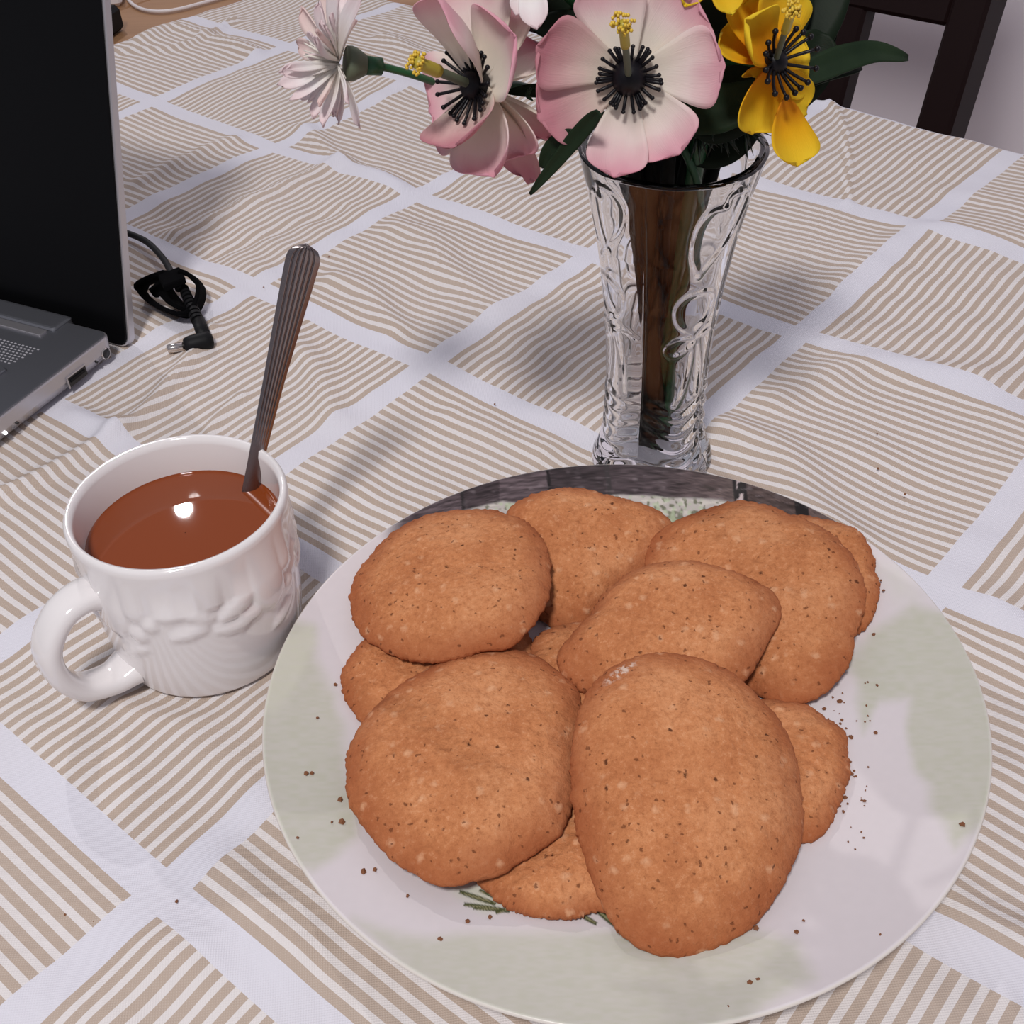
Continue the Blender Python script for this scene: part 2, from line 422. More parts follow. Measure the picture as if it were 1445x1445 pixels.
X = PU * TU[0] + PV * TV[0]; Y = PU * TU[1] + PV * TV[1]
h, flat = cloth_h(X, Y); flat = flat * (1 - in_lap(X, Y)); top = (DU + DV) < .004
Z = np.where(top, np.maximum(h * flat, -.0022), 0) - DU - DV
hang = np.maximum(DU, DV)
wav = .012 * np.sin(SU * 38 + 2) * np.sin(SV * 31) * sstep(.01, .12, hang)
X = X + (TV[0] + TU[0]) * wav; Y = Y + (TV[1] + TU[1]) * wav
wu = .010 * vnoise(X, Y, 6) + .006 * vnoise(X + 5, Y, 13); wv = .010 * vnoise(X, Y + 9, 6) + .006 * vnoise(X + 7, Y + 2, 13)
UVc = np.stack([(SU - LU) / TILE + wu * 2.2, (SV - LV) / TILE + wv * 2.2], -1).reshape(-1, 2)
Vc = np.stack([X, Y, Z], -1).reshape(-1, 3)
nu, nv = SU.shape
ii, jj = np.meshgrid(np.arange(nu - 1), np.arange(nv - 1), indexing='ij'); a0 = (ii * nv + jj).ravel()
Fc = np.stack([a0, a0 + nv, a0 + nv + 1, a0 + 1], -1)
me = bpy.data.meshes.new('tablecloth'); me.vertices.add(len(Vc)); me.vertices.foreach_set('co', Vc.ravel())
me.loops.add(Fc.size); me.loops.foreach_set('vertex_index', Fc.ravel()); me.polygons.add(len(Fc))
me.polygons.foreach_set('loop_start', np.arange(len(Fc)) * 4); me.polygons.foreach_set('loop_total', np.full(len(Fc), 4))
me.polygons.foreach_set('use_smooth', np.ones(len(Fc), bool)); l = me.uv_layers.new(name='UVMap'); me.update()
l.data.foreach_set('uv', UVc[Fc.ravel()].ravel()); me.materials.append(MC); me.validate()
cl = bpy.data.objects.new('tablecloth', me); COL.objects.link(cl)
tag(cl, 'white and beige tablecloth with striped basket-weave squares, slightly wrinkled', 'tablecloth')

# ================================================================== PLATE
def plate_top(r): return np.where(r < .08, .0055, .0055 + .0155 * np.clip((r - .08) / .056, 0, 1) ** 1.6)
def build_plate():
    na, nr = 1300, 260
    th = np.linspace(0, 2 * math.pi, na, endpoint=False)
    rt = np.r_[np.linspace(0.0005, PLR - .001, nr)]
    prof = [(r, float(plate_top(r))) for r in rt]
    zr = prof[-1][1]
    prof += [(PLR - .0003, zr - .0003), (PLR, zr - .0010), (PLR - .0004, zr - .0018), (PLR - .0015, zr - .0024)]
    for r in np.linspace(PLR - .004, .088, 14): prof.append((r, float(plate_top(r)) - .0030))
    prof += [(.084, .0006), (.080, .0004), (.077, .0012), (.074, .0024), (.02, .0024), (.0005, .0024)]
    prof = np.array(prof); n = len(prof)
    V = np.stack([PLC[0] + np.outer(np.cos(th), prof[:, 0]), PLC[1] + np.outer(np.sin(th), prof[:, 0]), np.tile(prof[:, 1], (na, 1))], -1).reshape(-1, 3)
    F = gridf(na, n, closeu=True)
    o = obj('dinner_plate', V, F, None or M_PLATE, loc=(PLC[0], PLC[1], 0))
    # printed decoration -> colour attribute (flat print on the glaze)
    x, y = V[:, 0], V[:, 1]
    # photo coordinates of each print point
    d = np.stack([x, y, V[:, 2]], -1) - O; f = d @ _fw
    px = 722.5 + FPX * (d @ RT) / f; py = 722.5 - FPX * (d @ UP) / f
    C = np.tile(np.array([.70, .65, .675]), (len(V), 1))
    r = np.hypot(x - PLC[0], y - PLC[1])
    def blend(mask, col):
        m = np.clip(mask, 0, 1)[:, None]; C[:] = C * (1 - m) + np.asarray(col) * m
    nz = vnoise(x, y, 40) + .5 * vnoise(x + 2, y, 110); nf = vnoise(x * 1.0, y * 1.0, 420)
    streak = vnoise(px / 1445 * 1.2, py / 1445 * 5, 90)
    sage = np.array([.54, .54, .45])
    def patch(poly, soft, col, amt):
        P = np.asarray(poly, float); inside = np.zeros(len(V), bool); dist = np.full(len(V), 1e9)
        qx = px + 22 * nz; qy = py + 22 * vnoise(x + 4, y + 4, 45)
        for i in range(len(P)):
            a, b = P[i], P[(i + 1) % len(P)]
            c = ((a[1] > qy) != (b[1] > qy)) & (qx < (b[0] - a[0]) * (qy - a[1]) / (b[1] - a[1] + 1e-9) + a[0]); inside ^= c
            e = b - a; t = np.clip(((qx - a[0]) * e[0] + (qy - a[1]) * e[1]) / (e @ e), 0, 1)
            dist = np.minimum(dist, np.hypot(qx - a[0] - t * e[0], qy - a[1] - t * e[1]))
        s = np.where(inside, dist, -dist); blend(sstep(-soft, soft, s) * amt * (1 + .35 * streak), col)
    patch([(350, 1010), (380, 905), (410, 870), (448, 880), (450, 930), (480, 985), (500, 1100), (505, 1180), (450, 1230), (380, 1220), (350, 1100)], 14, sage, .85)
    patch([(395, 900), (440, 880), (450, 905), (400, 1000), (375, 1000)], 10, (.66, .66, .55), .5)
    patch([(500, 1300), (600, 1325), (800, 1320), (1000, 1310), (1130, 1330), (1150, 1380), (1030, 1460), (760, 1460), (600, 1400)], 16, sage, .80)
    patch([(1200, 930), (1230, 890), (1290, 850), (1340, 860), (1390, 930), (1420, 1050), (1400, 1160), (1350, 1190), (1320, 1150), (1290, 1050), (1285, 985), (1235, 985), (1215, 1030), (1205, 1010)], 12, sage, .85)
    patch([(1230, 800), (1275, 800), (1300, 840), (1260, 850)], 18, (.66, .66, .58), .35)
    # thin rim band colour
    # dark planks along the far rim
    pl_in = np.interp(px, [520, 545, 600, 650, 710, 735, 800, 880, 980, 1060, 1130, 1200, 1225], [765, 760, 738, 722, 708, 712, 705, 696, 704, 712, 742, 770, 790])
    wob = 5 * nz
    back = sstep(530, 575, px) * (1 - sstep(1175, 1205, px))
    m = sstep(3, -3, py - pl_in + wob) * (py < 860) * back
    tone = .5 + .9 * vnoise(px / 1445 * .6, (py + .12 * (px - 880)) / 1445 * 9, 60)
    seg = np.array([.9, 1.25, .8, 1.5, .75, 1.0, 1.15, .9, 1.2, .7])[np.searchsorted([560, 651, 705, 776, 855, 960, 1044, 1128, 1180], px)][:, None]
    grain = vnoise(px / 1445 * .8, (py + .00045 * (px - 880) ** 2 * -1) / 1445 * 6, 160)[:, None]
    seg = seg * (1 + 1.1 * grain)
    dark = seg * np.array([.062, .047, .052]) * (0.75 + .9 * np.clip(tone, 0, 1))[:, None]
    brown = seg * np.array([.098, .070, .066]) * (0.7 + .8 * np.clip(tone, 0, 1))[:, None]
    w = sstep(900, 1080, px)[:, None]
    cc = dark * (1 - w) + brown * w
    edge_out = sstep(.0, .02, 1.0)
    C[:] = C * (1 - m[:, None]) + cc * m[:, None]
    # plank joints and pale flecks
    for jx, jw, col in ((651, 2, .03), (1044, 9, .02), (1128, 9, .02), (776, 2, .02), (860, 3, .05)):
        s = jx + .12 * (py - 690)
        blend(m * sstep(jw + 1.5, jw - .5, np.abs(px - s)), np.array([1, .85, .9]) * col)
    blend(m * sstep(.25, .5, streak + .2 * vnoise(x * 1.5, y, 300)) * .35, (.30, .25, .27))
    blend(m * (sstep(6, 3, np.abs(px - 1044)) * sstep(.0, .1, nf)), (.6, .5, .5))
    # pale torn area just inside the planks with sage foliage sketching
    inner = sstep(-3, 3, py - pl_in + wob) * (py < 800) * sstep(640, 670, px) * (1 - sstep(1010, 1030, px))
    blend(inner * .75, (.46, .42, .38)); blend(inner * sstep(.0, .25, streak + .5 * nf) * .6, (.70, .66, .60))
    fol = sstep(.10, .24, vnoise(px / 1445, py / 1445, 330) + .6 * vnoise(px / 1445 * 1.3 + .2, py / 1445 * 2, 170))
    blend(inner * fol * .85, (.13, .14, .08)); blend(inner * sstep(.12, .25, vnoise(px / 1445 + .4, py / 1445, 260)) * .7, (.48, .56, .38))
    # olive sprig prints below the biscuits
    def blade(p, q, wd, col):
        p, q = np.array(p, float), np.array(q, float); e = q - p; L = np.hypot(*e); t = ((px - p[0]) * e[0] + (py - p[1]) * e[1]) / L ** 2
        n = np.abs((px - p[0]) * e[1] - (py - p[1]) * e[0]) / L + 3 * (t - .5) ** 2 * 1.2
        blend(sstep(wd, wd * .5, n) * (t > 0) * (t < 1), col)
    patch([(645, 1245), (700, 1240), (730, 1280), (690, 1290)], 14, (.60, .66, .50), .6)
    for p, q, w_ in (((648, 1258), (700, 1276), 4.5), ((676, 1256), (712, 1272), 3.5), ((655, 1276), (720, 1286), 4.5), ((668, 1282), (712, 1284), 3), ((700, 1288), (738, 1276), 4),
                     ((815, 1288), (842, 1304), 4.5), ((838, 1280), (874, 1310), 6), ((845, 1275), (880, 1300), 5)):
        blade(p, q, w_, (.07, .085, .035)); blade(np.array(p) + 1.5, np.array(q) - 2, w_ * .35, (.28, .27, .15))
    C *= (1 + .02 * nf)[:, None]
    under = V[:, 2] < plate_top(r) - .0006
    C[under] = (.72, .67, .62)
    at_ = o.data.color_attributes.new('print', 'FLOAT_COLOR', 'POINT')
    at_.data.foreach_set('color', np.c_[np.clip(C, 0, 1), np.ones(len(V))].ravel())
    return o
M_PLATE = mat('printed_melamine', rough=.30)
_n = N(M_PLATE); _a = _n.new('ShaderNodeVertexColor', layer_name='print'); _n.put(_n.b.inputs['Base Color'], _a.outputs[0])
_n.b.inputs['Specular IOR Level'].default_value = .4
plate = build_plate()
tag(plate, 'large round white plate with pale sage patches and dark plank print on its rim', 'plate')

# ================================================================== BISCUITS
CK = {
'C8': ([(513,904),(497,923),(482,946),(483,971),(494,996),(509,1017),(560,1045),(650,1052),(730,1010),(757,950),(755,914),(747,895),(710,865),(640,850),(560,870)], (-0.0365,0.3224,0.0089,-0.05,0.05), .009, 'flat brown biscuit half hidden under the two left biscuits'),
'C9': ([(673,1242),(688,1257),(713,1276),(752,1291),(783,1294),(810,1294),(834,1282),(853,1285),(900,1260),(920,1190),(890,1120),(807,1090),(730,1110),(685,1160),(667,1210)], (0.0067,0.2301,0.0077,0,-.05), .008, 'ragged-edged biscuit peeking out below, between the two nearest biscuits'),
'C10': ([(1079,985),(1112,991),(1142,996),(1165,1013),(1192,1030),(1195,1066),(1193,1109),(1179,1142),(1167,1169),(1152,1184),(1132,1186),(1060,1180),(1000,1140),(985,1080),(1020,1010)], (0.0958,0.2649,0.0067,0,0), .009, 'crumbly-edged biscuit under the right side of the nearest oval biscuit'),
'C4': ([(1118,728),(1158,733),(1187,739),(1212,750),(1226,770),(1232,806),(1238,849),(1232,870),(1206,896),(1150,900),(1100,870),(1065,810),(1075,750)], (0.1331,0.3662,0.0148,.25,.15), .009, 'darker biscuit showing as a rim behind the large right-hand biscuit'),
'C11': ([(755,900),(800,880),(850,878),(910,890),(950,930),(950,990),(910,1035),(850,1050),(790,1030),(755,980),(748,930)], (0.0295,0.3147,0.0086,-.10,0), .008, 'biscuit glimpsed in the gap at the centre of the pile'),
'C2': ([(720,715),(739,704),(774,692),(816,688),(854,699),(888,707),(920,716),(949,735),(955,765),(925,800),(880,830),(850,862),(822,885),(784,885),(762,872),(735,840),(712,790),(708,745)], (0.0301,0.3899,0.0153,-.05,.25), .011, 'farthest biscuit of the pile, below the glass vase'),
'C3': ([(910,795),(911,777),(924,753),(953,735),(982,723),(1010,714),(1039,705),(1079,714),(1118,728),(1158,744),(1187,766),(1208,791),(1220,827),(1219,863),(1205,896),(1197,942),(1176,967),(1151,985),(1122,992),(1093,989),(1060,972),(1000,940),(940,890),(915,835)], (0.1021,0.3577,0.0189,.15,.20), .011, 'large biscuit at the far right of the pile, partly under the square-cornered one'),
'C1': ([(647,721),(711,724),(746,739),(771,774),(776,805),(774,844),(758,872),(736,898),(714,914),(675,917),(618,932),(574,928),(535,912),(507,891),(497,860),(497,823),(504,809),(526,783),(545,758),(577,737),(609,725)], (-0.0290,0.3712,0.0220,.10,0), .012, 'whole round biscuit at the far left, nearest the mug'),
'C6': ([(515,1014),(551,977),(597,947),(630,930),(667,920),(703,916),(734,918),(764,930),(795,953),(818,976),(822,1011),(818,1050),(814,1093),(808,1136),(792,1175),(758,1200),(728,1218),(710,1233),(673,1239),(643,1251),(612,1247),(582,1230),(551,1209),(521,1175),(499,1145),(489,1099),(489,1072),(496,1047)], (-0.0207,0.2758,0.0165,0,0), .013, 'large round biscuit at the front left of the pile'),
'C5': ([(942,793),(971,791),(1003,798),(1046,811),(1079,827),(1098,843),(1102,870),(1089,895),(1071,928),(1053,958),(1010,985),(950,995),(880,990),(823,976),(802,957),(785,939),(787,921),(805,899),(834,870),(866,827),(895,806)], (0.0623,0.3371,0.0238,.05,.15), .012, 'squarish-cornered biscuit on top in the middle, overlapping the far right one'),
'C7': ([(923,923),(966,925),(1006,937),(1042,956),(1069,983),(1099,1013),(1115,1046),(1127,1086),(1131,1132),(1131,1189),(1115,1225),(1102,1255),(1079,1285),(1046,1318),(1012,1335),(973,1347),(929,1348),(900,1335),(873,1315),(855,1285),(836,1242),(823,1199),(812,1149),(807,1099),(808,1049),(817,1006),(833,970),(863,943),(893,928)], (0.0549,0.2563,0.0207,-.05,.20), .014, 'largest oval biscuit, nearest on top with a pale flour mark'),
}
def biscuit(key, idx):
    q, (xc, yc, z0, ax, ay), th, label = CK[key]
    E = .0022; P = []
    for x, y in q:
        d = ray(x, y); t = (z0 + E - ax * xc - ay * yc - O[2]) / (d[2] - ax * d[0] - ay * d[1]); P.append((O + t * d)[:2])
    P = np.array(P); c = P.mean(0)
    n = 260; t = np.linspace(0, 2 * math.pi, n, endpoint=False)
    a = np.arctan2(P[:, 1] - c[1], P[:, 0] - c[0]) % (2 * math.pi); r = np.hypot(*(P - c).T); o = np.argsort(a); a, r = a[o], r[o]
    Rr = np.interp(t, np.r_[a - 2 * math.pi, a, a + 2 * math.pi], np.r_[r, r, r])
    k = np.exp(-np.linspace(-1.6, 1.6, 11) ** 2); k /= k.sum(); Rr = sum(k[i] * np.roll(Rr, i - 5) for i in range(11))
    s = 11.3 * (idx + 1)
    rag = .0006 * vnoise(t * 5 + s, t * 0 + s, 3.1) + .0007 * vnoise(t * 14, t * 0 + s, 2.2)
    rag += .0003 * vnoise(t * 40, t * 0 + s, 2.3) + .0016 * np.abs(vnoise(t * 30, t * 0 + s, 1.9)) * (vnoise(t * 1.4 + s, t * 0, 2) > (-.1 if key in ('C9', 'C10', 'C1', 'C7') else .12))
    rows = [(rho, 1) for rho in np.r_[.004, np.linspace(.03, .86, 44), np.linspace(.875, 1.0, 14)]] + [(1.0, .55), (.992, .2), (.97, 0), (.7, -.0), (.3, -.0), (.004, 0)]
    V = []; UVs = []
    for rho, kind in rows:
        rr = Rr * rho + rag * sstep(.86, 1, rho)
        x = c[0] + rr * np.cos(t); y = c[1] + rr * np.sin(t)
        if kind == 1:
            D = (1 - min(rho, 1) ** 3.0) ** .75
            hh = E + (th - E) * D + D ** .5 * (.0016 * vnoise(x + s, y, 55) + .0012 * vnoise(x, y + s, 130) + .0006 * vnoise(x, y, 330))
            hh = hh + .0004 * vnoise(x, y + s, 700)
        else: hh = np.full(n, E * kind)
        z = z0 + ax * (x - xc) + ay * (y - yc) + hh
        V.append(np.stack([x, y, z], -1)); UVs.append(np.stack([np.full(n, rho if kind == 1 else 1.05), t], -1))
    m = len(rows)
    Va = np.stack(V, 1).reshape(-1, 3); Ua = np.stack(UVs, 1).reshape(-1, 2)
    F = gridf(n, m, closeu=True)
    F.append(tuple(i * m for i in range(n))); F.append(tuple(i * m + m - 1 for i in range(n))[::-1])
    o = obj('biscuit', Va, F, MB_ if key != 'C7' else M_FLOUR, uv=Ua, loc=(c[0], c[1], z0))
    if key == 'C7':
        n7 = N(M_FLOUR); p7 = at(876, 954, .034) - np.array([c[0], c[1], z0]); x7, y7, _z = n7.sep(n7.co('Object'))
        dx, dy = n7.M('SUBTRACT', x7, float(p7[0])), n7.M('SUBTRACT', y7, float(p7[1]))
        a7 = n7.M('ADD', n7.M('MULTIPLY', dx, .80), n7.M('MULTIPLY', dy, .60)); b7 = n7.M('SUBTRACT', n7.M('MULTIPLY', dy, .80), n7.M('MULTIPLY', dx, .60))
        r7 = n7.M('ADD', n7.M('POWER', n7.M('DIVIDE', a7, .0095), 2.0), n7.M('POWER', n7.M('ABSOLUTE', n7.M('DIVIDE', b7, .0032)), 2.0))
        f7 = n7.M('MULTIPLY', n7.ramp(r7, (.2, 1.0), (1.0, 0.0)), n7.ramp(n7.noise(n7.co('Object'), 420, 3, .7), (.46, 0.0), (.58, .7)))
        src = n7.b.inputs['Base Color'].links[0].from_socket; n7.put(n7.b.inputs['Base Color'], n7.mix(f7, src, (.86, .72, .62, 1)))
    tag(o, label, 'biscuit', 'biscuits piled on the plate'); return o
BISC = {}
for i, k in enumerate(CK): BISC[k] = biscuit(k, i)
# flour smear on the nearest biscuit
# crumbs
cr = Soup()
CRUMB = [(473,966),(448,1013),(480,1128),(468,1160),(482,1159),(420,1182),(513,1230),(529,1227),(621,1325),(691,1294),(867,1242),(1243,819),(1247,833),(1233,895),(1238,967),(1185,990),(1163,1000),(1186,1021),(1188,1016),(1201,1040),(1236,1034),(1200,1075),(1202,1092),(1199,1090),(1220,1130),(1190,1145),(1134,1299),(1124,1315),(1067,1310),(1243,1320),(1070,1382),(1058,1387),(1028,1422),(432,1091),(440,1091),(1358,1163),(1174,1152),(1160,1150),(1185,1110),(1193,1125),(575,1264),(660,1300)]
def crumb(x, y, z, r):
    c = at(x, y, z); V, F = sphere(c, r, 5, 4, (1, .8 + rng.rand() * .5, .6)); V = np.array(V) + rng.uniform(-.25, .25, (len(V), 3)) * r; cr.add(V, F)
for x, y in CRUMB:
    w = at(x, y, .012); z = float(plate_top(np.hypot(w[0] - PLC[0], w[1] - PLC[1]))) + .0005; crumb(x, y, z, rng.uniform(.0005, .0011))
for _ in range(60):
    x, y = rng.uniform(1130, 1230), rng.uniform(960, 1200); w = at(x, y, .009); crumb(x, y, float(plate_top(np.hypot(w[0] - PLC[0], w[1] - PLC[1]))) + .0003, rng.uniform(.0002, .0005))
for x, y in [(249,1272),(132,1300),(79,1267),(92,1291),(315,1213),(1238,612),(1239,661),(1277,697),(1160,719),(464,362),(698,570),(442,520),(372,405)]: crumb(x, y, .0022, .0006)
co_ = cr.make('biscuit_crumbs', mat('dark_crumb', (.20, .075, .03), .8), smooth=False); tag(co_, 'tiny brown crumbs scattered on the plate and cloth', 'crumbs', kind='stuff')

# ================================================================== MUG, TEA, SPOON
MT = nrm([0.010, 0.014, 1])
mugE = thing('mug', (MUG_C[0], MUG_C[1], 0.0006), 'white glazed mug with embossed fruit relief, full of milky tea', 'mug')
RM = Vector((0, 0, 1)).rotation_difference(Vector(MT)).to_matrix()
RMn = np.array(RM)
def mug_w(P): return np.asarray(P) @ RMn.T + np.array([MUG_C[0], MUG_C[1], .0006])
prof_o = [(.0000, .0018), (.028, .0018), (.0300, .0000), (.0345, .0000), (.0372, .0012), (.0386, .005), (.0403, .014), (.0416, .026), (.0424, .040), (.0427, .055), (.0430, .066), (.0434, .0715), (.0434, .0738), (.0424, .0756), (.0408, .0752), (.0398, .072)]
prof_i = [(.0392, .060), (.0386, .04), (.0376, .02), (.034, .0105), (.026, .0065), (.0, .0060)]
def refine(pr, n): return spline(np.array(pr), n)
def bumpm(th, z, c, s, rot, h, p=2):
    dt = (th - c[0] + math.pi) % (2 * math.pi) - math.pi; x = dt * .043; y = z - c[1]
    cr_, sr = math.cos(rot), math.sin(rot); a = (x * cr_ + y * sr) / s[0]; b = (-x * sr + y * cr_) / s[1]
    q = a * a + b * b
    return h * np.clip(1 - q, 0, 1) ** .38
camaz = math.atan2(-MUG_C[1], -MUG_C[0])
def relief(th, z):
    H = np.zeros_like(z)
    for k in range(4):
        o = camaz + .62 + k * math.pi / 2 * 1.0
        items = [((0, .049), (.0088, .0120), .15, .0019), ((.10, .060), (.004, .007), .3, .001), ((-.36, .040), (.0095, .0040), .5, .0012), ((-.28, .032), (.0085, .0032), .15, .0011), ((-.45, .030), (.008, .003), -.25, .0010),
                 ((-.60, .049), (.0062, .0062), 0, .0013), ((-.72, .041), (.007, .0034), -.4, .0010), ((.27, .050), (.0048, .0048), 0, .0013), ((.32, .060), (.0042, .0042), 0, .0012), ((.26, .038), (.0044, .0044), 0, .0012),
                 ((.40, .044), (.004, .004), 0, .0011), ((-.88, .052), (.0075, .0045), .2, .0011), ((-.95, .043), (.008, .003), .1, .001), ((-.83, .033), (.009, .0032), .25, .0010), ((.14, .030), (.009, .003), .5, .0009)]
        for (t0, zz), s, r, hh in items: H = np.maximum(H, bumpm(th, z, (o + t0, zz + (.009 if t0 < -.01 else .003 if t0 > .2 else 0)), s, r, hh * 1.25))
    return H
pr1 = np.vstack([refine(prof_o[:10], 70), np.array(prof_o[10:]), refine(prof_i, 26)])
na = 420; th = np.linspace(0, 2 * math.pi, na, endpoint=False)
TH_, RR_ = np.meshgrid(th, pr1[:, 0], indexing='ij'); _, ZZ_ = np.meshgrid(th, pr1[:, 1], indexing='ij')
outer = np.zeros(len(pr1)); outer[:70] = 1
# smooth the relief a little
Hh = relief(TH_, ZZ_) * outer[None] * sstep(.008, .02, ZZ_)
for _ in range(1): Hh = (Hh + np.roll(Hh, 1, 0) + np.roll(Hh, -1, 0)) / 3
RR_ = np.maximum(RR_, .0002) + Hh
Vm = np.stack([RR_ * np.cos(TH_), RR_ * np.sin(TH_), ZZ_], -1).reshape(-1, 3)
o = obj('mug_body', mug_w(Vm), gridf(na, len(pr1), closeu=True), M_CERAMIC, mugE)
# handle
hd = at(52, 908, .035)[:2] - MUG_C; hd = nrm(hd); _c, _s = math.cos(.22), math.sin(.22); hd = np.array([hd[0] * _c - hd[1] * _s, hd[0] * _s + hd[1] * _c, 0]); hs = np.array([-hd[1], hd[0], 0])
hp = spline([hd * .0395 + [0, 0, .0530], hd * .048 + [0, 0, .0555], hd * .058 + [0, 0, .0525], hd * .0660 + [0, 0, .042], hd * .0665 + [0, 0, .028], hd * .060 + [0, 0, .0150], hd * .048 + [0, 0, .0095], hd * .0385 + [0, 0, .0100]], 44)
T = np.gradient(hp, axis=0); T /= np.linalg.norm(T, axis=1)[:, None]; V = []
for i, (pp, tt) in enumerate(zip(hp, T)):
    nn = np.cross(tt, hs); e = abs(i / 43 - .5) * 2; wd = .0078 + .0022 * e ** 4; tk = .0045 + .0018 * e ** 6
    for k in range(18):
        a = 2 * math.pi * k / 18; cx, sx = math.cos(a), math.sin(a)
        V.append(pp + hs * wd * np.sign(cx) * abs(cx) ** .8 + nn * tk * np.sign(sx) * abs(sx) ** .8)
F = gridf(len(hp), 18, closev=True)
fixn(obj('handle', mug_w(V), F, M_CERAMIC, mugE))
# tea
TEA_Z = .0582
rt_ = np.array([.0002, .02, .0366, .0372, .0378, .0386, .0391, .0394]); zt = np.array([0, 0, 0, 0, .00003, .0002, .0006, .0012])
V = [];
for a in np.linspace(0, 2 * math.pi, 96, endpoint=False):
    for r, z in zip(rt_, zt): V.append((MUG_C[0] + MT[0] * TEA_Z + r * math.cos(a), MUG_C[1] + MT[1] * TEA_Z + r * math.sin(a), TEA_Z + z))
tea = obj('tea', V, gridf(96, len(rt_), closeu=True), M_TEA); tag(tea, 'milky brown tea filling the white mug', 'tea')
# spoon
s0 = at(352, 692, TEA_Z); s1 = at(433, 345, .157); sd = nrm(s1 - s0); L = np.linalg.norm(s1 - s0)
toc = nrm(O - (s0 + s1) / 2); sn = nrm(toc - sd * (toc @ sd)); sn = nrm(sn + .18 * np.cross(sd, sn)); ss = np.cross(sd, sn)
sp = thing('teaspoon', s0, 'stainless steel teaspoon with a ribbed handle standing in the mug', 'spoon')
ts = np.linspace(-.02, L, 60)
nx_ = 91; V = []
wid = np.interp(ts, [-.02, 0, .012, L * .45, L * .8, L * .93, L], [.0026, .0030, .0032, .0042, .0060, .0066, .0066])
tipr = .0066
for t, w in zip(ts, wid):
    if t > L - tipr: w = max(.0003, math.sqrt(max(tipr ** 2 - (t - L + tipr) ** 2, 0)))
    bow = -.0022 * math.sin(math.pi * (t / L)) if t > 0 else 0
    for k in range(nx_):
        x = -1 + 2 * k / (nx_ - 1); g = 0
        if t > .02: g = -.00050 * (0.5 + .5 * math.cos(x * math.pi * 6.6)) ** 5 * min(1, (t - .02) / .02) * (abs(x) < .8)
        V.append(s0 + sd * t + ss * x * w + sn * (bow + g + .0012 * (1 - x * x) * .7))
    for k in range(5):
        x = 1 - 2 * k / 4; V.append(s0 + sd * t + ss * x * w * .98 + sn * (bow - .0012))
ncol = nx_ + 5
F = gridf(len(ts), ncol, closev=True); F.append(tuple(range(ncol))); F.append(tuple((len(ts) - 1) * ncol + k for k in range(ncol))[::-1])
fixn(obj('handle', V, F, M_STEEL, sp))
# bowl (in the tea)
V = []; bl = .040; bc = s0 - sd * (.02 + bl * .5)
for i in range(15):
    for k in range(13):
        a = -1 + 2 * i / 14; x = -1 + 2 * k / 12; w = .0105 * math.sqrt(max(0.001, 1 - a * a)) * (1 - .12 * a)
        V.append(bc + sd * (-a * bl * .5) + ss * x * w - sn * .005 * (1 - x * x) * (1 - a * a))
obj('bowl', V, gridf(15, 13), M_STEEL, sp, thick=.0010)

# ================================================================== VASE
vE = thing('glass_vase', VASE_B + [0, 0, .0008], 'tall clear pressed-glass vase with embossed swirls holding the artificial flowers', 'vase')
VT = nrm(VASE_T - VASE_B); va = nrm(np.cross([0, 1, 0], VT)); vb = np.cross(VT, va)
VH = .165
zz = np.array([.0, .0012, .004, .008, .013, .019, .026, .035, .05, .075, .10, .125, .145, .158, .1645])
rr = np.array([.0272, .0288, .0296, .0290, .0268, .0252, .0242, .0238, .0238, .0247, .0268, .0303, .0342, .0372, .0386])
th0 = math.atan2(-VASE_B[1], -VASE_B[0])        # facing the camera
CRE = th0 - .30                                  # crease between lobes, a little left of centre
def pxz(x, y):   # place on the front of the vase as (angle from facing, height)
    zf = (652 - y) / (652 - 232) * .160; axx = 920 + (640 - y) * 30 / 435.
    hw = np.interp(zf, zz, rr) * np.interp(zf, [0, .165], [2820, 3450]); return math.asin(max(-.97, min(.97, (x - axx) / hw))), zf
SW = [[(985, 335), (1010, 312), (1035, 285), (1050, 255), (1048, 238), (1030, 236), (1022, 248)],
      [(985, 335), (978, 305), (985, 270), (1002, 252), (1022, 250)],
      [(978, 415), (960, 400), (957, 378), (972, 362), (995, 360), (1006, 372), (1000, 395), (982, 412)],
      [(976, 422), (955, 424), (942, 436), (950, 446), (968, 440), (978, 428)],
      [(980, 425), (998, 420), (1008, 425)],
      [(978, 430), (975, 460), (965, 500), (955, 520)], [(985, 430), (988, 470), (985, 510)]]
SWP = [spline([pxz(*q) for q in s], 70) for s in SW]
def vase_outer(TH, Z):
    Rr = np.interp(Z, zz, rr)
    # smooth the profile
    lobe = np.abs(np.sin(2 * (TH - CRE))) ** .55
    amp = np.interp(Z, [0, .004, .012, .03, .14, .160, .1645], [.03, .05, .085, .085, .05, .02, .012])
    Rr = Rr * (1 - amp + amp * 1.15 * lobe)
    rip = .00065 * np.sin(2 * math.pi * (Z + .0035 * np.cos(4 * (TH - CRE) + math.pi)) / .0088) * sstep(.010, .014, Z) * (1 - sstep(.046, .054, Z)) * lobe
    H = rip
    for k in range(4):
        for S in SWP:
            d = np.full(TH.shape, 1e9)
            for a, zf in S:
                dt = (TH - th0 - a - k * math.pi / 2 + math.pi) % (2 * math.pi) - math.pi
                d = np.minimum(d, (dt * np.interp(zf, zz, rr)) ** 2 + (Z - zf) ** 2)
            H = H + (.0008 if k in (0, 2) else .0004) * np.exp(-d / (2 * .0010 ** 2))
    return Rr + H
nz_, na = 300, 320
zo = np.r_[np.linspace(0, .1645, nz_)]
th = np.linspace(0, 2 * math.pi, na, endpoint=False)
THv, Zv = np.meshgrid(th, zo, indexing='ij'); Ro = vase_outer(THv, Zv)
zi = np.r_[.1652, .1648, np.linspace(.163, .016, 60), .0125, .0110, .0105]
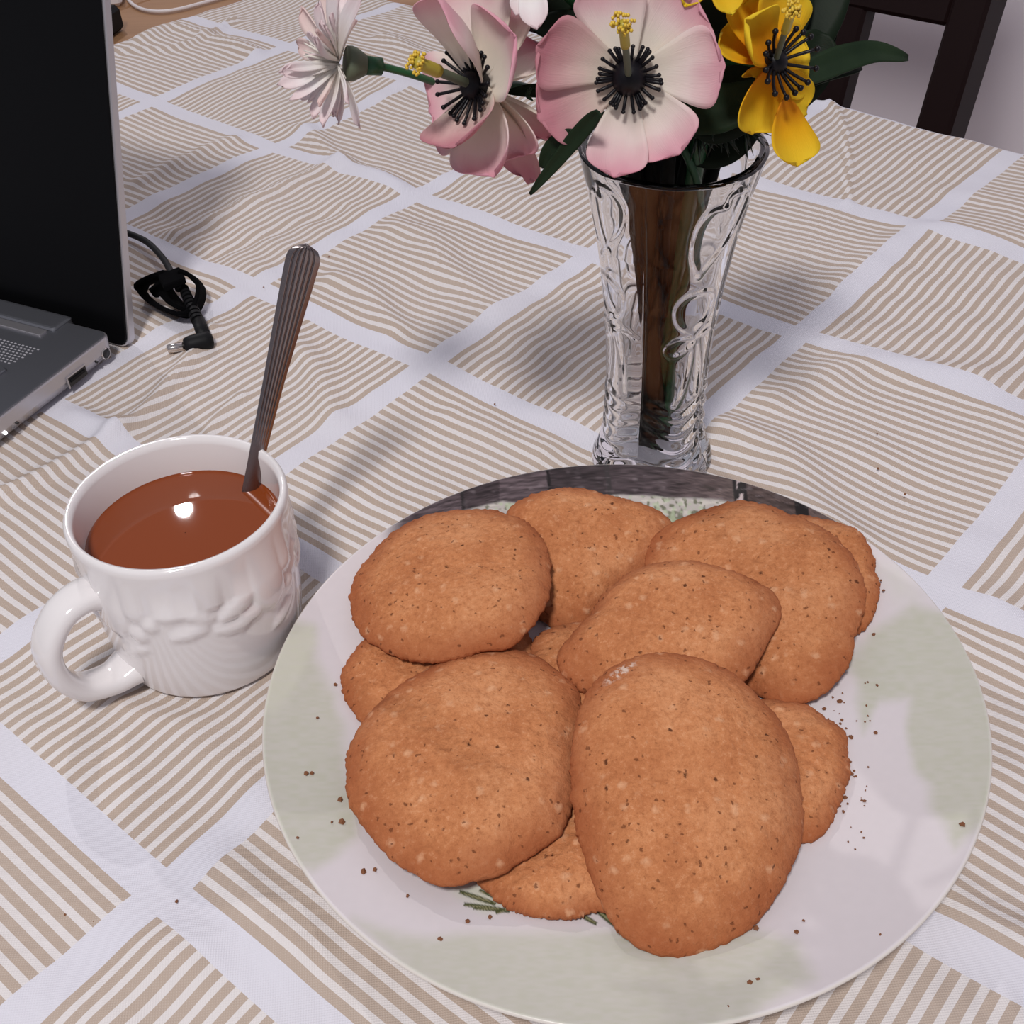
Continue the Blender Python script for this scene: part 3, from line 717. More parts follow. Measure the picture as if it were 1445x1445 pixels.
wall = np.interp(zi, [.0, .03, .10, .15, .165], [.0040, .0040, .0032, .0026, .0016])
ri = np.interp(zi, zz, rr) * .955 - wall; ri[-3:] = [ri[-4] * .85, ri[-4] * .55, .0003]
topring = ((np.interp(.1645, zz, rr)) * np.array([1.0]))
Vo = np.concatenate([np.stack([np.full(na, .0003), np.full(na, .0018)], -1)[:, None], np.stack([np.full(na, .020), np.full(na, .0018)], -1)[:, None], np.stack([np.full(na, .0245), np.full(na, .0003)], -1)[:, None],
                     np.stack([Ro, Zv], -1), np.tile(np.stack([ri, zi], -1)[None], (na, 1, 1))], 1)
lob_in = 1 - .03 + .03 * np.abs(np.sin(2 * (th - CRE))) ** .8
n_all = Vo.shape[1]; rad = Vo[..., 0]; rad[:, 3 + nz_:] *= lob_in[:, None]; hz = Vo[..., 1]
Pl = (rad * np.cos(th)[:, None])[..., None] * va + (rad * np.sin(th)[:, None])[..., None] * vb + hz[..., None] * VT + VASE_B + [0, 0, .0008]
vs = obj('vase_body', Pl.reshape(-1, 3), gridf(na, n_all, closeu=True), M_GLASS, vE)

# ================================================================== FLOWERS
NECK = VASE_T - VT * .012
def stem_into_vase(top, via=None, r=.0014, seed=0):
    rs = np.random.RandomState(seed + 3)
    a = rs.rand() * 6.28; k = .010 * math.sqrt(rs.rand()); off = va * math.cos(a) * k + vb * math.sin(a) * k
    a2 = rs.rand() * 6.28; off2 = (va * math.cos(a2) + vb * math.sin(a2)) * .008
    P = [top] + ([via] if via is not None else []) + [NECK + off * 1.4, VASE_B + VT * .09 + off * .9, VASE_B + VT * (.018 + .012 * rs.rand()) + off2]
    return tube(spline(P, 34), r, 8)
def petal(name, base, tip, axis, width, m, parent, cup=.25, curl=.12, tipcurl=0.0, fold_=0.0, pw=.62, rip=.03, nL=20, nW=9, seed=0, rnd=5):
    base, tip = np.asarray(base, float), np.asarray(tip, float); L = np.linalg.norm(tip - base); d = (tip - base) / L
    n = nrm(axis - d * (axis @ d)); s = np.cross(d, n); V = []; UVs = []; rs = np.random.RandomState(seed); ph = rs.rand(4) * 6
    for i in range(nL):
        t = math.sin(math.pi / 2 * (i / (nL - 1)) ** 1.0) * .55 + .45 * i / (nL - 1); t = min(t, .9985); w = width / 2 * (t ** pw * (1 - t ** rnd) ** .5) / .80 + width * .06 * (1 - t)
        for k in range(nW):
            x = -1 + 2 * k / (nW - 1)
            off = -curl * L * math.sin(math.pi * t) * 1.0 + tipcurl * L * t ** 3 + cup * w * x * x + fold_ * w * abs(x)
            off += rip * L * t * math.sin(3.0 * x + ph[0] + 3 * t) * .5 + rip * L * .3 * math.sin(7 * x + ph[1] + 5 * t) * t
            tt = t - .06 * x * x * t ** 3
            V.append(base + d * L * tt + s * w * x + n * off); UVs.append((t, (x + 1) / 2))
    return obj(name, V, gridf(nL, nW), m, parent, uv=UVs, thick=.0004)
def stamens(c, axis, r, length, n, m, parent, spread=1.0, head=.0007, name='stamens'):
    s = Soup(); a = nrm(axis); e1 = nrm(np.cross(a, [0, 0, 1.0])); e2 = np.cross(a, e1)
    for i in range(n):
        th = 2 * math.pi * i / n + .1 * math.sin(i * 5.0); dr = math.cos(th) * e1 + math.sin(th) * e2
        ln = length * (1 + .12 * math.sin(i * 7.3)); p0 = c + dr * r * .7 + a * .001; p1 = c + dr * (r + ln * spread * .55) + a * (.003 + .1 * ln); p2 = c + dr * (r + ln * spread) + a * (.002 + (.9 - .6 * spread) * ln)
        s.add(*tube(spline([p0, p1, p2], 6), .00062, 6)); s.add(*sphere(p2, head * 1.15, 6, 5))
    return s.make(name, m, parent)
def pistil(c, axis, length, parent, r=.0016, headr=.0034, flat_=.55, bend=None):
    a = nrm(axis); e = c + a * length; mid = c + a * length * .5 + (bend if bend is not None else 0)
    P = spline([c, mid, e], 14)
    obj('pistil_stalk', *tube(P[:10], r * .8, 10), M_CALYX, parent)
    obj('pistil_neck', *tube(P[8:], [r * 1.1, r * 1.1, r * 1.0], 12), M_PISTIL, parent)
    s = Soup(); rs = np.random.RandomState(int(abs(c[0]) * 1e5) % 999)
    e1 = nrm(np.cross(a, [0, 0, 1.0])); e2 = np.cross(a, e1)
    for i in range(46):
        q = rs.normal(size=3); q /= np.linalg.norm(q); q *= headr * (.6 + .4 * rs.rand())
        s.add(*sphere(e + a * q[2] * flat_ + e1 * q[0] + e2 * q[1], .00065, 5, 4))
    s.make('pollen_head', M_POLLEN, parent)

def dirpx(c, x, y, dy=0.0):   # real point seen at x,y at the depth of c shifted by dy
    return at_y(x, y, c[1] + dy)

# --- big pink anemone facing us
c3 = at_y(888, 108, .412); ax3 = nrm(nrm(O - c3) + np.array([-.05, -.1, -.15]))
f3 = thing('anemone_flower', c3, 'large open pink and cream anemone with black centre, facing front over the vase rim', 'flower')
P3 = [((1024, 92), 92, M_PINK, -.010, .10), ((985, 0), 100, M_PINK, .004, .25), ((852, -34), 84, M_PINK, .004, .2), ((756, 66), 86, M_PINKD, -.004, .15),
      ((758, 168), 86, M_PINKD, -.004, .15), ((866, 251), 74, M_PINK, -.012, .35), ((960, 218), 80, M_PINK, -.012, .35)]
for i, ((x, y), w, m_, dy, cp) in enumerate(P3):
    tip = dirpx(c3, x, y, dy); sc = c3[1] / FPX * 1.32
    petal('petal', c3 + ax3 * (-.0015 + .0004 * (i % 3)) + .1 * (tip - c3) * .2, tip, ax3, w * sc / 1.0, m_, f3, cup=cp * .7, curl=.08, rip=.028, pw=.95, seed=i, rnd=7, nW=13)
obj('flower_centre', *sphere(c3 + ax3 * .001, .0064, 18, 12), M_STAMEN, f3)
stamens(c3 + ax3 * .0005, ax3, .0055, .0052, 30, M_STAMEN, f3, spread=1.0, head=.0007)
e3 = dirpx(c3, 880, 30, -.022); pistil(c3 + ax3 * .004, e3 - c3, np.linalg.norm(e3 - c3), f3, r=.0015, headr=.0040, flat_=.7)
obj('stem', *stem_into_vase(c3 - ax3 * .003, c3 - ax3 * .035 + [0, 0, -.012], .0018, 1), M_STEM, f3)

# --- pink anemone turned to the left
c2 = at_y(682, 122, .43); ax2 = nrm(np.array([-.70, -.58, .36]))
f2 = thing('anemone_flower', c2, 'pink and cream anemone turned left, its yellow-tipped pistil pointing to the daisy', 'flower')
P2 = [((612, -6), 62, M_PINK, -.018, .6), ((665, -42), 96, M_PINK, .022, .3), ((722, -10), 80, M_PINK, .02, .3), ((766, 58), 92, M_PINK, .018, .35), ((724, 48), 84, M_PINK, -.016, .5),
      ((770, 200), 84, M_PINK, .012, .4), ((742, 222), 76, M_PINK, -.002, .55), ((694, 250), 74, M_PINK, -.020, .5), ((634, 208), 84, M_PINKD, -.024, .3), ((744, 262), 56, M_PINKD, .010, .3), ((604, 158), 90, M_PINK, .014, .3)]
for i, ((x, y), w, m_, dy, cp) in enumerate(P2):
    tip = dirpx(c2, x, y, dy); sc = c2[1] / FPX * 1.32
    petal('petal', c2 + .05 * (tip - c2), tip, ax2, w * 1.35 * sc, m_, f2, cup=cp, curl=.10, tipcurl=-.03, rip=.03, pw=.66, seed=20 + i)
obj('flower_centre', *sphere(c2 + ax2 * .004, .0058, 16, 12), M_STAMEN, f2)
stamens(c2 + ax2 * .004, ax2, .0045, .0098, 22, M_STAMEN, f2, spread=.85, head=.0008)
e2_ = dirpx(c2, 600, 88, -.024); pistil(c2 + ax2 * .006, e2_ - c2, np.linalg.norm(e2_ - c2) * .93, f2, r=.0021, headr=.0042, flat_=.35)
obj('stem', *stem_into_vase(c2 - ax2 * .003, at_y(760, 130, .452), .0016, 2), M_STEM, f2)

# --- white daisy far left
c1 = at_y(484, 88, .435); ax1 = nrm(np.array([-.93, .10, -.02]))
f1 = thing('daisy_flower', c1, 'white blush-tipped daisy at the far left, seen from the side on a green stem', 'flower')
P1 = [(393, 102, -.012, 24, 0), (391, 120, .004, 25, 0), (408, 142, -.010, 18, 0), (420, 140, .014, 24, 3), (440, 168, -.006, 26, 3), (455, 180, -.014, 32, 0), (478, 176, .010, 20, 3), (508, 182, -.004, 22, 3), (424, 8, .012, 34, 3), (436, 44, -.014, 30, 3),
      (446, 52, -.020, 24, 0), (462, -28, .008, 34, 3), (478, -32, -.010, 30, 0), (514, -12, -.018, 30, 0), (504, 28, .016, 34, 3), (491, 147, -.020, 14, 0), (500, 150, .004, 20, 3), (418, 60, .02, 30, 3), (470, 165, .018, 22, 0), (450, 0, -.004, 26, 0), (430, 128, .02, 26, 3), (494, -20, .016, 28, 3)]
for i, (x, y, dy, w, k) in enumerate(P1):
    tip = dirpx(c1, x, y, dy); sc = c1[1] / FPX * 1.32
    bs = at_y(476 + (i % 3) * 2, 88 + (4 if y > 90 else -4), c1[1] + dy * .15)
    petal('petal', bs, tip, nrm(ax1 * .8 + np.array([0, -.7, .2])), w * .95 * sc, M_WHITEP if k == 0 else (M_PEACH if i % 3 == 2 else M_WHITEP), f1, cup=.45, curl=.06 if y > 90 else -.05, rip=.03, pw=.95, nL=14, nW=7, seed=50 + i, rnd=2.6)
rs = np.random.RandomState(15)
for i in range(12):
    a = rs.uniform(1.75, 4.6); rr0 = rs.uniform(55, 78); x, y = 480 + rr0 * math.cos(a) * (.75 if i % 2 else 1), 92 + rr0 * math.sin(-a) * 1.15
    petal('petal', at_y(478, 88, c1[1]), dirpx(c1, x, y, rs.uniform(-.016, .016)), nrm(ax1 * .8 + np.array([0, -.7, .2])), rs.uniform(12, 18) * c1[1] / FPX * 1.32, M_WHITEP if i % 4 else M_PEACH, f1, cup=.5, curl=.05, rip=.04, pw=1.0, nL=14, nW=7, seed=300 + i, rnd=3)
s = Soup(); rs = np.random.RandomState(5)
for i in range(40):
    q = rs.normal(size=3); q /= np.linalg.norm(q); s.add(*tube([at_y(474, 86, c1[1]), at_y(474, 86, c1[1]) + nrm(q + ax1 * 1.6) * rs.uniform(.008, .014)], [.0009, .0002], 4))
s.make('floret_tuft', M_WHITEP, f1)
ca = at_y(489, 89, c1[1]); cb = at_y(516, 92, c1[1] + .002)
obj('calyx', *tube(spline([ca, ca * .5 + cb * .5, cb], 8), [.0060, .0062, .0050, .0036], 16), M_CALYX, f1)
cc_ = at_y(538, 94, c1[1] + .004)
obj('stem_socket', *tube([cb, cc_], [.0035, .0032], 12), M_STEM, f1)
obj('stem', *tube(spline([cb, cc_, at_y(590, 108, .444), at_y(650, 132, .456), at_y(760, 190, .475), NECK + va * -.018, VASE_B + VT * .09 - va * .008, VASE_B + VT * .02], 40), .0014, 10), M_STEM, f1)

# --- yellow anemone right
c4 = at_y(1088, 88, .425); ax4 = nrm(np.array([.50, -.74, .28]))
f4 = thing('yellow_anemone_flower', c4, 'yellow anemone with black stamens drooping over the right side of the vase', 'flower')
P4 = [((1060, -38), 92, .010, .3, -.1), ((1110, -22), 74, .012, .3, .02), ((1018, 42), 74, .008, .7, .15), ((1052, 28), 60, -.010, .6, .1), ((1136, 52), 52, .012, .35, 0), ((1060, 190), 84, -.004, .5, .05), ((1126, 235), 66, -.016, .3, .03), ((1138, 160), 50, .012, .5, 0), ((1062, 108), 50, .004, .5, 0), ((1140, 118), 44, .018, .3, 0)]
for i, ((x, y), w, dy, cp, fd) in enumerate(P4):
    tip = dirpx(c4, x, y, dy); sc = c4[1] / FPX * 1.32
    b4 = c4 + .05 * (tip - c4)
    if i == 6: b4 = dirpx(c4, 1108, 140, -.004)
    petal('petal', b4, tip, ax4, w * 1.12 * sc, M_YEL, f4, cup=cp, curl=.12, fold_=fd, rip=.035, pw=.7, seed=80 + i)
stamens(c4 + ax4 * .002, ax4, .003, .0120, 16, M_STAMEN, f4, spread=.75, head=.0010)
e4 = dirpx(c4, 1112, 14, -.030)
obj('flower_centre', *sphere(c4 + ax4 * .002, .0046, 14, 10), M_STAMEN, f4)
pistil(c4 + ax4 * .002, e4 - c4, np.linalg.norm(e4 - c4), f4, r=.0014, headr=.0032)
obj('stem', *stem_into_vase(c4 - ax4 * .003, c4 + np.array([-.012, .035, -.015]), .0016, 4), M_STEM, f4)

# --- white flower hanging in at the top, and second yellow flower above
c5 = at_y(748, -48, .425); ax5 = nrm(np.array([-.2, -.8, .5]))
f5 = thing('daisy_flower', c5, 'pale pink-white daisy at the top edge, only hanging petal tips in view', 'flower')
for i, (x, y, dy, w) in enumerate([(758, 42, -.014, 32), (728, 22, -.008, 20), (700, -20, 0, 30), (800, -20, 0, 30), (780, -95, .01, 30), (720, -100, .01, 30), (690, -60, .0, 30), (810, -70, .0, 30), (750, -130, .01, 30)]):
    tip = dirpx(c5, x, y, dy); petal('petal', c5 + .05 * (tip - c5), tip, ax5, w * c5[1] / FPX * 1.32, M_WHITEP, f5, cup=.5, curl=-.04, rip=.02, pw=.7, seed=110 + i)
obj('flower_centre', *sphere(c5, .006, 12, 8), M_POLLEN, f5)
obj('stem', *stem_into_vase(c5 - ax5 * .004, at_y(840, 40, .462), .0016, 5), M_STEM, f5)
c6 = at_y(1000, -70, .43); ax6 = nrm(np.array([.1, -.85, .5]))
f6 = thing('yellow_anemone_flower', c6, 'second yellow flower above the pink anemone, just its petal tips at the top edge', 'flower')
for i, (x, y, dy, w) in enumerate([(966, 10, -.014, 30), (1034, 22, -.012, 36), (920, -60, 0, 60), (1080, -60, 0, 60), (1060, -150, .01, 70), (980, -170, .01, 70), (930, -130, .01, 60)]):
    tip = dirpx(c6, x, y, dy); petal('petal', c6 + .05 * (tip - c6), tip, ax6, w * c6[1] / FPX * 1.32, M_YEL, f6, cup=.5, curl=.02, rip=.02, pw=.75, seed=130 + i)
obj('flower_centre', *sphere(c6, .005, 12, 8), M_STAMEN, f6)
obj('stem', *stem_into_vase(c6 - ax6 * .004, at_y(965, 30, .47), .0016, 6), M_STEM, f6)

# --- leaves
def leaf(name, pts, width, m, parent, Y, Y2, up=(0, -1, .4), pw=.5, cup=.25, seed=0, wave=.05):
    n = 22; S = spline([at_y(x, y, Y + (Y2 - Y) * i / (len(pts) - 1)) for i, (x, y) in enumerate(pts)], n); T = np.gradient(S, axis=0)
    V = []; UVs = []; rs = np.random.RandomState(seed); ph = rs.rand() * 6
    for i in range(n):
        t = i / (n - 1); d = nrm(T[i]); nn = nrm(np.asarray(up) - d * (np.asarray(up) @ d)); s_ = np.cross(d, nn)
        w = width / 2 * max(.02, math.sin(math.pi * min(1, t * .93 + .05)) ** pw * (1 - .25 * t))
        for k in range(9):
            x = -1 + 2 * k / 8; V.append(S[i] + s_ * w * x + nn * (cup * w * abs(x) + wave * w * math.sin(9 * t + ph + 2 * x) * abs(x))); UVs.append((t, (x + 1) / 2))
    return obj(name, V, gridf(n, 9), m, parent, uv=UVs, thick=.0005)
PX = .44 / FPX * 1.33
def spray(label, pieces, junction, seed, name='leaf_spray'):
    j = at_y(*junction); e = thing(name, j, label, 'leaves')
    for i, (pts, w, Y, Y2, m, up) in enumerate(pieces): leaf('leaf', pts, w * PX, m, e, Y, Y2, up=up, seed=seed * 10 + i)
    obj('stem', *stem_into_vase(j, None, .0019, seed), M_STEMD, e); return e
F_ = (0, -1, .5)
spray('long green leaves reaching right across the chair, with tip pointing right', [
    ([(1100, 118), (1150, 100), (1190, 84), (1235, 74), (1281, 82)], 36, .452, .47, M_LEAF2, (0, -1, .9)),
    ([(1070, 150), (1110, 115), (1145, 75), (1160, 45)], 84, .462, .47, M_LEAF, F_),
    ([(1050, 130), (1100, 115), (1160, 96), (1215, 94)], 50, .456, .468, M_LEAF, (0, -.8, 1))], (1015, 175, .462), 11)
spray('broad dark leaves rising behind the yellow anemone', [
    ([(1040, 120), (1085, 60), (1135, 10), (1190, -50)], 125, .468, .49, M_LEAF, F_),
    ([(1010, 110), (1040, 40), (1080, -20), (1110, -90)], 150, .470, .49, M_LEAF, F_),
    ([(1070, 140), (1105, 110), (1140, 30), (1160, -30)], 90, .474, .49, M_LEAF, F_)], (990, 165, .468), 12)
spray('dark leaves filling the space between the pink and yellow anemones', [
    ([(960, 160), (1010, 135), (1060, 80), (1090, 30)], 120, .450, .455, M_LEAF, F_),
    ([(930, 140), (980, 155), (1030, 150), (1078, 120)], 64, .440, .444, M_LEAF2, (0, -1, .8)),
    ([(950, 120), (985, 60), (1020, 0), (1040, -60)], 130, .460, .475, M_LEAF, F_),
    ([(960, 180), (1000, 190), (1040, 165), (1068, 130)], 90, .462, .466, M_LEAF, F_)], (965, 175, .46), 13)
spray('dark leaves behind the top petals of the big pink anemone', [
    ([(900, 100), (905, 40), (915, -20), (930, -80)], 110, .450, .465, M_LEAF, F_),
    ([(880, 110), (850, 60), (815, 10), (790, -50)], 100, .452, .462, M_LEAF, F_),
    ([(880, 110), (840, 70), (800, 45), (752, 38)], 58, .448, .446, M_LEAF, (0, -.7, 1)),
    ([(870, 60), (820, 30), (770, 10), (700, -8)], 60, .462, .46, M_LEAF2, (0, -.8, .8)),
    ([(900, 130), (860, 125), (820, 110), (770, 105)], 70, .446, .450, M_LEAF, (0, -.7, 1))], (930, 165, .455), 14)
spray('narrow forked dark leaf hanging down left of the vase', [
    ([(846, 158), (832, 172), (812, 195), (782, 232), (748, 274)], 19, .398, .412, M_LEAF2, F_),
    ([(812, 188), (792, 198), (775, 215), (764, 236)], 22, .407, .414, M_LEAF2, F_)], (880, 135, .425), 15)
spray('short dark green stem end with a bud, left of the big anemone', [
    ([(800, 128), (770, 128), (742, 128), (716, 130)], 16, .432, .440, M_LEAF2, F_),
    ([(750, 124), (744, 134), (752, 142)], 5, .430, .430, M_LEAF2, F_)], (850, 130, .44), 16)
# grassy sprig at the rim
sg = thing('grass_sprig', at_y(1010, 190, .455), 'spiky dark green grass sprig at the right of the vase rim', 'leaves')
s = Soup(); rs = np.random.RandomState(4)
for cx, cy in ((1015, 180), (1048, 178), (1000, 160), (1030, 160), (985, 185)):
    b = at_y(cx, cy, .452)
    for i in range(26):
        a = rs.uniform(-2.9, .9); ln = rs.uniform(.006, .013); d = math.cos(a) * RT - math.sin(a) * UP * -1 + rs.uniform(-.5, .4) * _fw
        s.add(*tube([b, b + nrm(d) * ln * .6, b + nrm(d) * ln + [0, 0, -.001]], [.0006, .0006, .00008], 4))
s.make('needles', M_SPRIG, sg)['kind'] = 'stuff'
obj('stem', *stem_into_vase(at_y(1020, 180, .455), None, .0016, 21), M_STEMD, sg)
# thick stem bundle of the artificial bunch
bn = thing('stem_bundle', VASE_B + VT * .02, 'thick dark stem bundle of the artificial flowers inside the vase', 'stems')
for i, (ax_, ay_, r_, m_) in enumerate(((-.004, -.003, .0044, M_STEMD), (.004, -.002, .0036, M_STEM), (-.0075, -.005, .0030, M_STEMD), (.007, .0075, .0030, M_STEMD), (-.009, .002, .0030, M_STEMD), (.001, .006, .0038, M_STEMD), (.009, .003, .0026, M_STEMD), (-.002, -.009, .0026, M_STEMD))):
    o_ = va * ax_ * 1.15 + vb * ay_
    obj('stem', *tube(spline([VASE_B + VT * (.0135) + o_ * .35, VASE_B + VT * .06 + o_ * .7, VASE_B + VT * .11 + o_ * 1.1, VASE_B + VT * .160 + o_ * 1.9, VASE_B + VT * .180 + o_ * 2.2], 20), [r_, r_, r_ * 1.1, r_ * 1.2], 10), m_, bn)

# ================================================================== LAPTOP
def lp(w, b, z): return LC + LW * w + LB * b + np.array([0, 0, z])
lap = thing('laptop', LC, 'open silver-grey laptop with a black screen at the left edge', 'laptop')
TZ = .0175; LD = .235; LWID = .357
def rounded(w0, w1, b0, b1, r, n=6):
    P = []
    for cx, cy, a0 in ((w1 - r, b1 - r, 0), (w0 + r, b1 - r, 90), (w0 + r, b0 + r, 180), (w1 - r, b0 + r, 270)):
        for k in range(n + 1):
            a = math.radians(a0 + 90 * k / n); P.append((cx + r * math.cos(a), cy + r * math.sin(a)))
    return P
def slab(P, zs, ins, fn):
    V = []; n = len(P); Q = np.array(P); c = Q.mean(0)
    for z, i_ in zip(zs, ins):
        for x, y in Q:
            dx, dy = x - c[0], y - c[1]; V.append(fn(x - math.copysign(min(i_, abs(dx)), dx), y - math.copysign(min(i_, abs(dy)), dy), z))
    F = []
    for k in range(len(zs) - 1):
        for i in range(n): F.append((k * n + i, k * n + (i + 1) % n, (k + 1) * n + (i + 1) % n, (k + 1) * n + i))
    F.append(tuple(range(n))[::-1]); F.append(tuple((len(zs) - 1) * n + i for i in range(n))); return V, F
P = rounded(0, LWID, -LD, 0, .006)
obj('base_shell', *slab(P, [.0028, .0030, .009, TZ - .0012, TZ - .0004], [.006, .0040, .0003, 0, .0004], lp), M_ALU_SIDE, lap, smooth=False)
obj('palm_rest', *slab(rounded(.0012, LWID - .0012, -LD + .0012, -.0012, .005), [TZ - .0006, TZ + .0002, TZ + .0003], [0, 0, .0008], lp), M_ALU, lap, smooth=False)
for w_, b_ in ((.03, -.02), (LWID - .03, -.02), (.03, -LD + .03), (LWID - .03, -LD + .03)):
    obj('rubber_foot', *box(lp(w_, b_, .0016), LW, LB, (0, 0, 1), .012, .004, .0013), M_BLACK, lap, smooth=False)
def side(b, z, hb, hz, name, m, dep=.0012, out=.0002):
    return obj(name, *box(lp(-out + dep / 2 - .0001, b, z), LB, (0, 0, 1), LW, hb, hz, dep / 2), m, lap, smooth=False)
def side_px(x, y):   # where the ray through x,y meets the laptop's right side
    d = ray(x, y); t = ((LC - O) @ LW) / (d @ LW); q = O + t * d - LC; return q @ LB, q[2]
b_, z_ = side_px(109, 531)
usb = side(b_, z_, .0072, .0030, 'usb_port', M_PORT, .0016)
obj('port_rim', *box(lp(-.0002, b_, z_ + .0034), LB, (0, 0, 1), LW, .0076, .0004, .0004), M_ALU_SIDE, usb, smooth=False)
obj('port_rim', *box(lp(-.0002, b_ - .0075, z_), LB, (0, 0, 1), LW, .0004, .0034, .0004), M_ALU_SIDE, usb, smooth=False)
obj('port_tongue', *box(lp(-.0006, b_, z_ + .0006), LB, (0, 0, 1), LW, .0058, .0008, .0004), M_BLACK, usb, smooth=False)
bj, zj = side_px(150, 499)
obj('power_jack', *tube([lp(.002, bj, zj), lp(-.0001, bj, zj)], .0034, 18), M_CHROME, lap)
obj('jack_hole', *tube([lp(.002, bj, zj), lp(-.0002, bj, zj)], .0028, 18), M_PORT, lap)
for x, y, r, m_ in ((137, 511, .0007, M_PORT), (25, 597, .0008, M_PORT), (8, 611, .0010, M_LED)):
    b_, z_ = side_px(x, y); obj('indicator_light', *tube([lp(.001, b_, z_), lp(-.0003, b_, z_)], r, 10), m_, lap)
for x, y, hb, hz in ((143, 506, .0011, .0006), (96, 541, .0006, .0022), (20, 603, .0012, .0010), (3, 616, .0010, .0008)):   # printed port symbols
    b_, z_ = side_px(x, y)
    for q in (-1, 1): side(b_ + q * hb * .6, z_, hb * .3, hz * .8, 'port_symbol', mat('grey_print', (.2, .19, .2), .6), .0006, .0001)
# hinge cover
def top_px(x, y, z=TZ): q = at(x, y, z) - LC; return q @ LW, q @ LB
w0, b0 = top_px(88, 466); hw, hb0 = top_px(98, 454)
obj('hinge_cover', *slab(rounded(hw, LWID - hw, -.0125, .0035, .002), [TZ - .006, TZ + .0010, TZ + .0018, TZ + .0020], [0, 0, .0012, .0025], lp), M_ALU, lap, smooth=False)
obj('hinge_strip', *slab(rounded(hw + .004, LWID - hw - .004, -.0195, -.0130, .001), [TZ - .001, TZ + .0012, TZ + .0014], [0, 0, .0006], lp), M_ALU_SIDE, lap, smooth=False)
s = Soup(); ws, bs_ = top_px(60, 486)
for i in range(46):
    for j in range(8):
        q = lp(ws - .002 + i * .0028 + (j % 2) * .0014 + j * .0006, -.030 - j * .0024, TZ + .0004)
        s.add(*box(q, LW, LB, (0, 0, 1), .0007, .0004, .0001))
s.make('speaker_grille', mat('grille_dots', (.42, .41, .44), .5), lap, smooth=False)['kind'] = 'stuff'
wk, bk = top_px(12, 523)
for r_i in range(2):
    for k_i in range(4):
        P = rounded(wk + k_i * .019, wk + .0165 + k_i * .019, bk - .016 - r_i * .019, bk - r_i * .019, .0022)
        obj('key', *slab(P, [TZ, TZ + .0014, TZ + .0018], [0, 0, .0006], lp), M_ALU, lap, smooth=False)
# lid, leaning back 15 degrees
TL = math.radians(15.5); LU_ = LB * math.sin(TL) + np.array([0, 0, math.cos(TL)]); LN = LB * math.cos(TL) - np.array([0, 0, math.sin(TL)])
LCO = at(183, 492, .0015); LCO[2] = .0015
wl = 0.0
def ll(w, h_, d): return LCO + LW * w + LU_ * h_ + LN * d
lid = obj('lid', *slab(rounded(wl, LWID + wl, 0, .236, .007), [.0, .0006, .0048, .0055], [.0006, 0, 0, .0008], ll), M_ALU_SIDE, lap, smooth=False)
obj('screen_panel', *slab(rounded(wl + .0014, LWID - .0014 + wl, .0008, .2346, .006), [-.0010, -.0006, .0003], [.0005, 0, 0], ll), M_SCREEN, lid, smooth=False)
for o_ in list(lap.children): 
    if o_.type == 'MESH': fixn(o_)
fixn(lid)

# ================================================================== LAPTOP CHARGER
ch = thing('laptop_charger', at(240, 440), 'black laptop charger lead with barrel plug and fabric cable tie behind the laptop', 'charger')
def aw(x, y, z): return at(x, y, z)
cabP = [aw(150, 318, .006), aw(172, 326, .006), aw(205, 340, .008), aw(228, 362, .012), aw(242, 385, .016), aw(252, 408, .017)]
obj('cable', *tube(spline([aw(60, 360, .004), aw(110, 325, .004)] + cabP, 50), .0021, 12), M_BLACK, ch)
def band(P, wvec, hw_, thk, name, n=40):
    S = spline(P, n); T = np.gradient(S, axis=0); V = []
    for i in range(n):
        d = nrm(T[i]); wv_ = nrm(wvec[min(len(wvec) - 1, int(i / n * len(wvec)))]); wv_ = nrm(wv_ - d * (wv_ @ d)); nn = np.cross(d, wv_)
        for a, b in ((-1, -1), (0, -1.1), (1, -1), (1, 1), (0, 1.1), (-1, 1)): V.append(S[i] + wv_ * hw_ * a + nn * thk * b)
    return fixn(obj(name, V, gridf(n, 6, closev=True) + [(0, 1, 2, 3, 4, 5), tuple((n - 1) * 6 + k for k in range(6))], M_VELCRO, ch))
up_ = np.array([0, 0, 1.0])
loopP = [aw(238, 385, .022), aw(214, 394, .018), aw(200, 406, .010), aw(212, 424, .0075), aw(236, 438, .007), aw(262, 444, .008), aw(278, 430, .010), aw(283, 406, .014), aw(268, 389, .020), aw(250, 382, .024)]
band(loopP, [up_ + 1.3 * np.array([0, -1, 0])] * 3, .0066, .0013, 'cable_tie')
band([aw(224, 398, .020), aw(234, 412, .012), aw(250, 430, .009), aw(268, 440, .009)], [up_ + np.array([-.8, -.8, 0])], .0075, .0012, 'cable_tie')
V, F = box((aw(243, 394, .023)), nrm(aw(262, 380, .02) - aw(232, 392, .02)), nrm(aw(254, 408, .02) - aw(238, 378, .02)), (0, 0, 1), .0072, .0078, .0022, .0008)
fixn(obj('tie_wrap', V, F, M_VELCRO, ch, smooth=False))
r0, r1 = aw(257, 402, .016), aw(283, 462, .0075)
obj('cable_end', *tube(spline([aw(248, 390, .018), r0, r1], 12), .0019, 10), M_BLACK, ch)
s = Soup(); rd = r1 - r0
for i in range(9):
    a = r0 + rd * (.08 + i * .088); r_ = .0030 + .00012 * i; s.add(*tube([a, a + rd * .052], r_, 12))
s.make('strain_relief', M_BLACK, ch, smooth=False)
k0, k1 = aw(280, 452, .0085), aw(289, 478, .0060)
obj('plug_neck', *tube([r0 + rd * .83, k0, k1], [.0040, .0038, .0042], 14), M_BLACK, ch)
h0, h1 = aw(262, 488, .0055), aw(300, 479, .0055); hdv = nrm(h1 - h0)
obj('plug_body', *tube([h0 - hdv * .0008, h0, h0 + hdv * .003, h1 - hdv * .004, h1 - hdv * .0012, h1 + hdv * .0003], [.0034, .0044, .0052, .0056, .0050, .0030], 18), M_BLACK, ch)
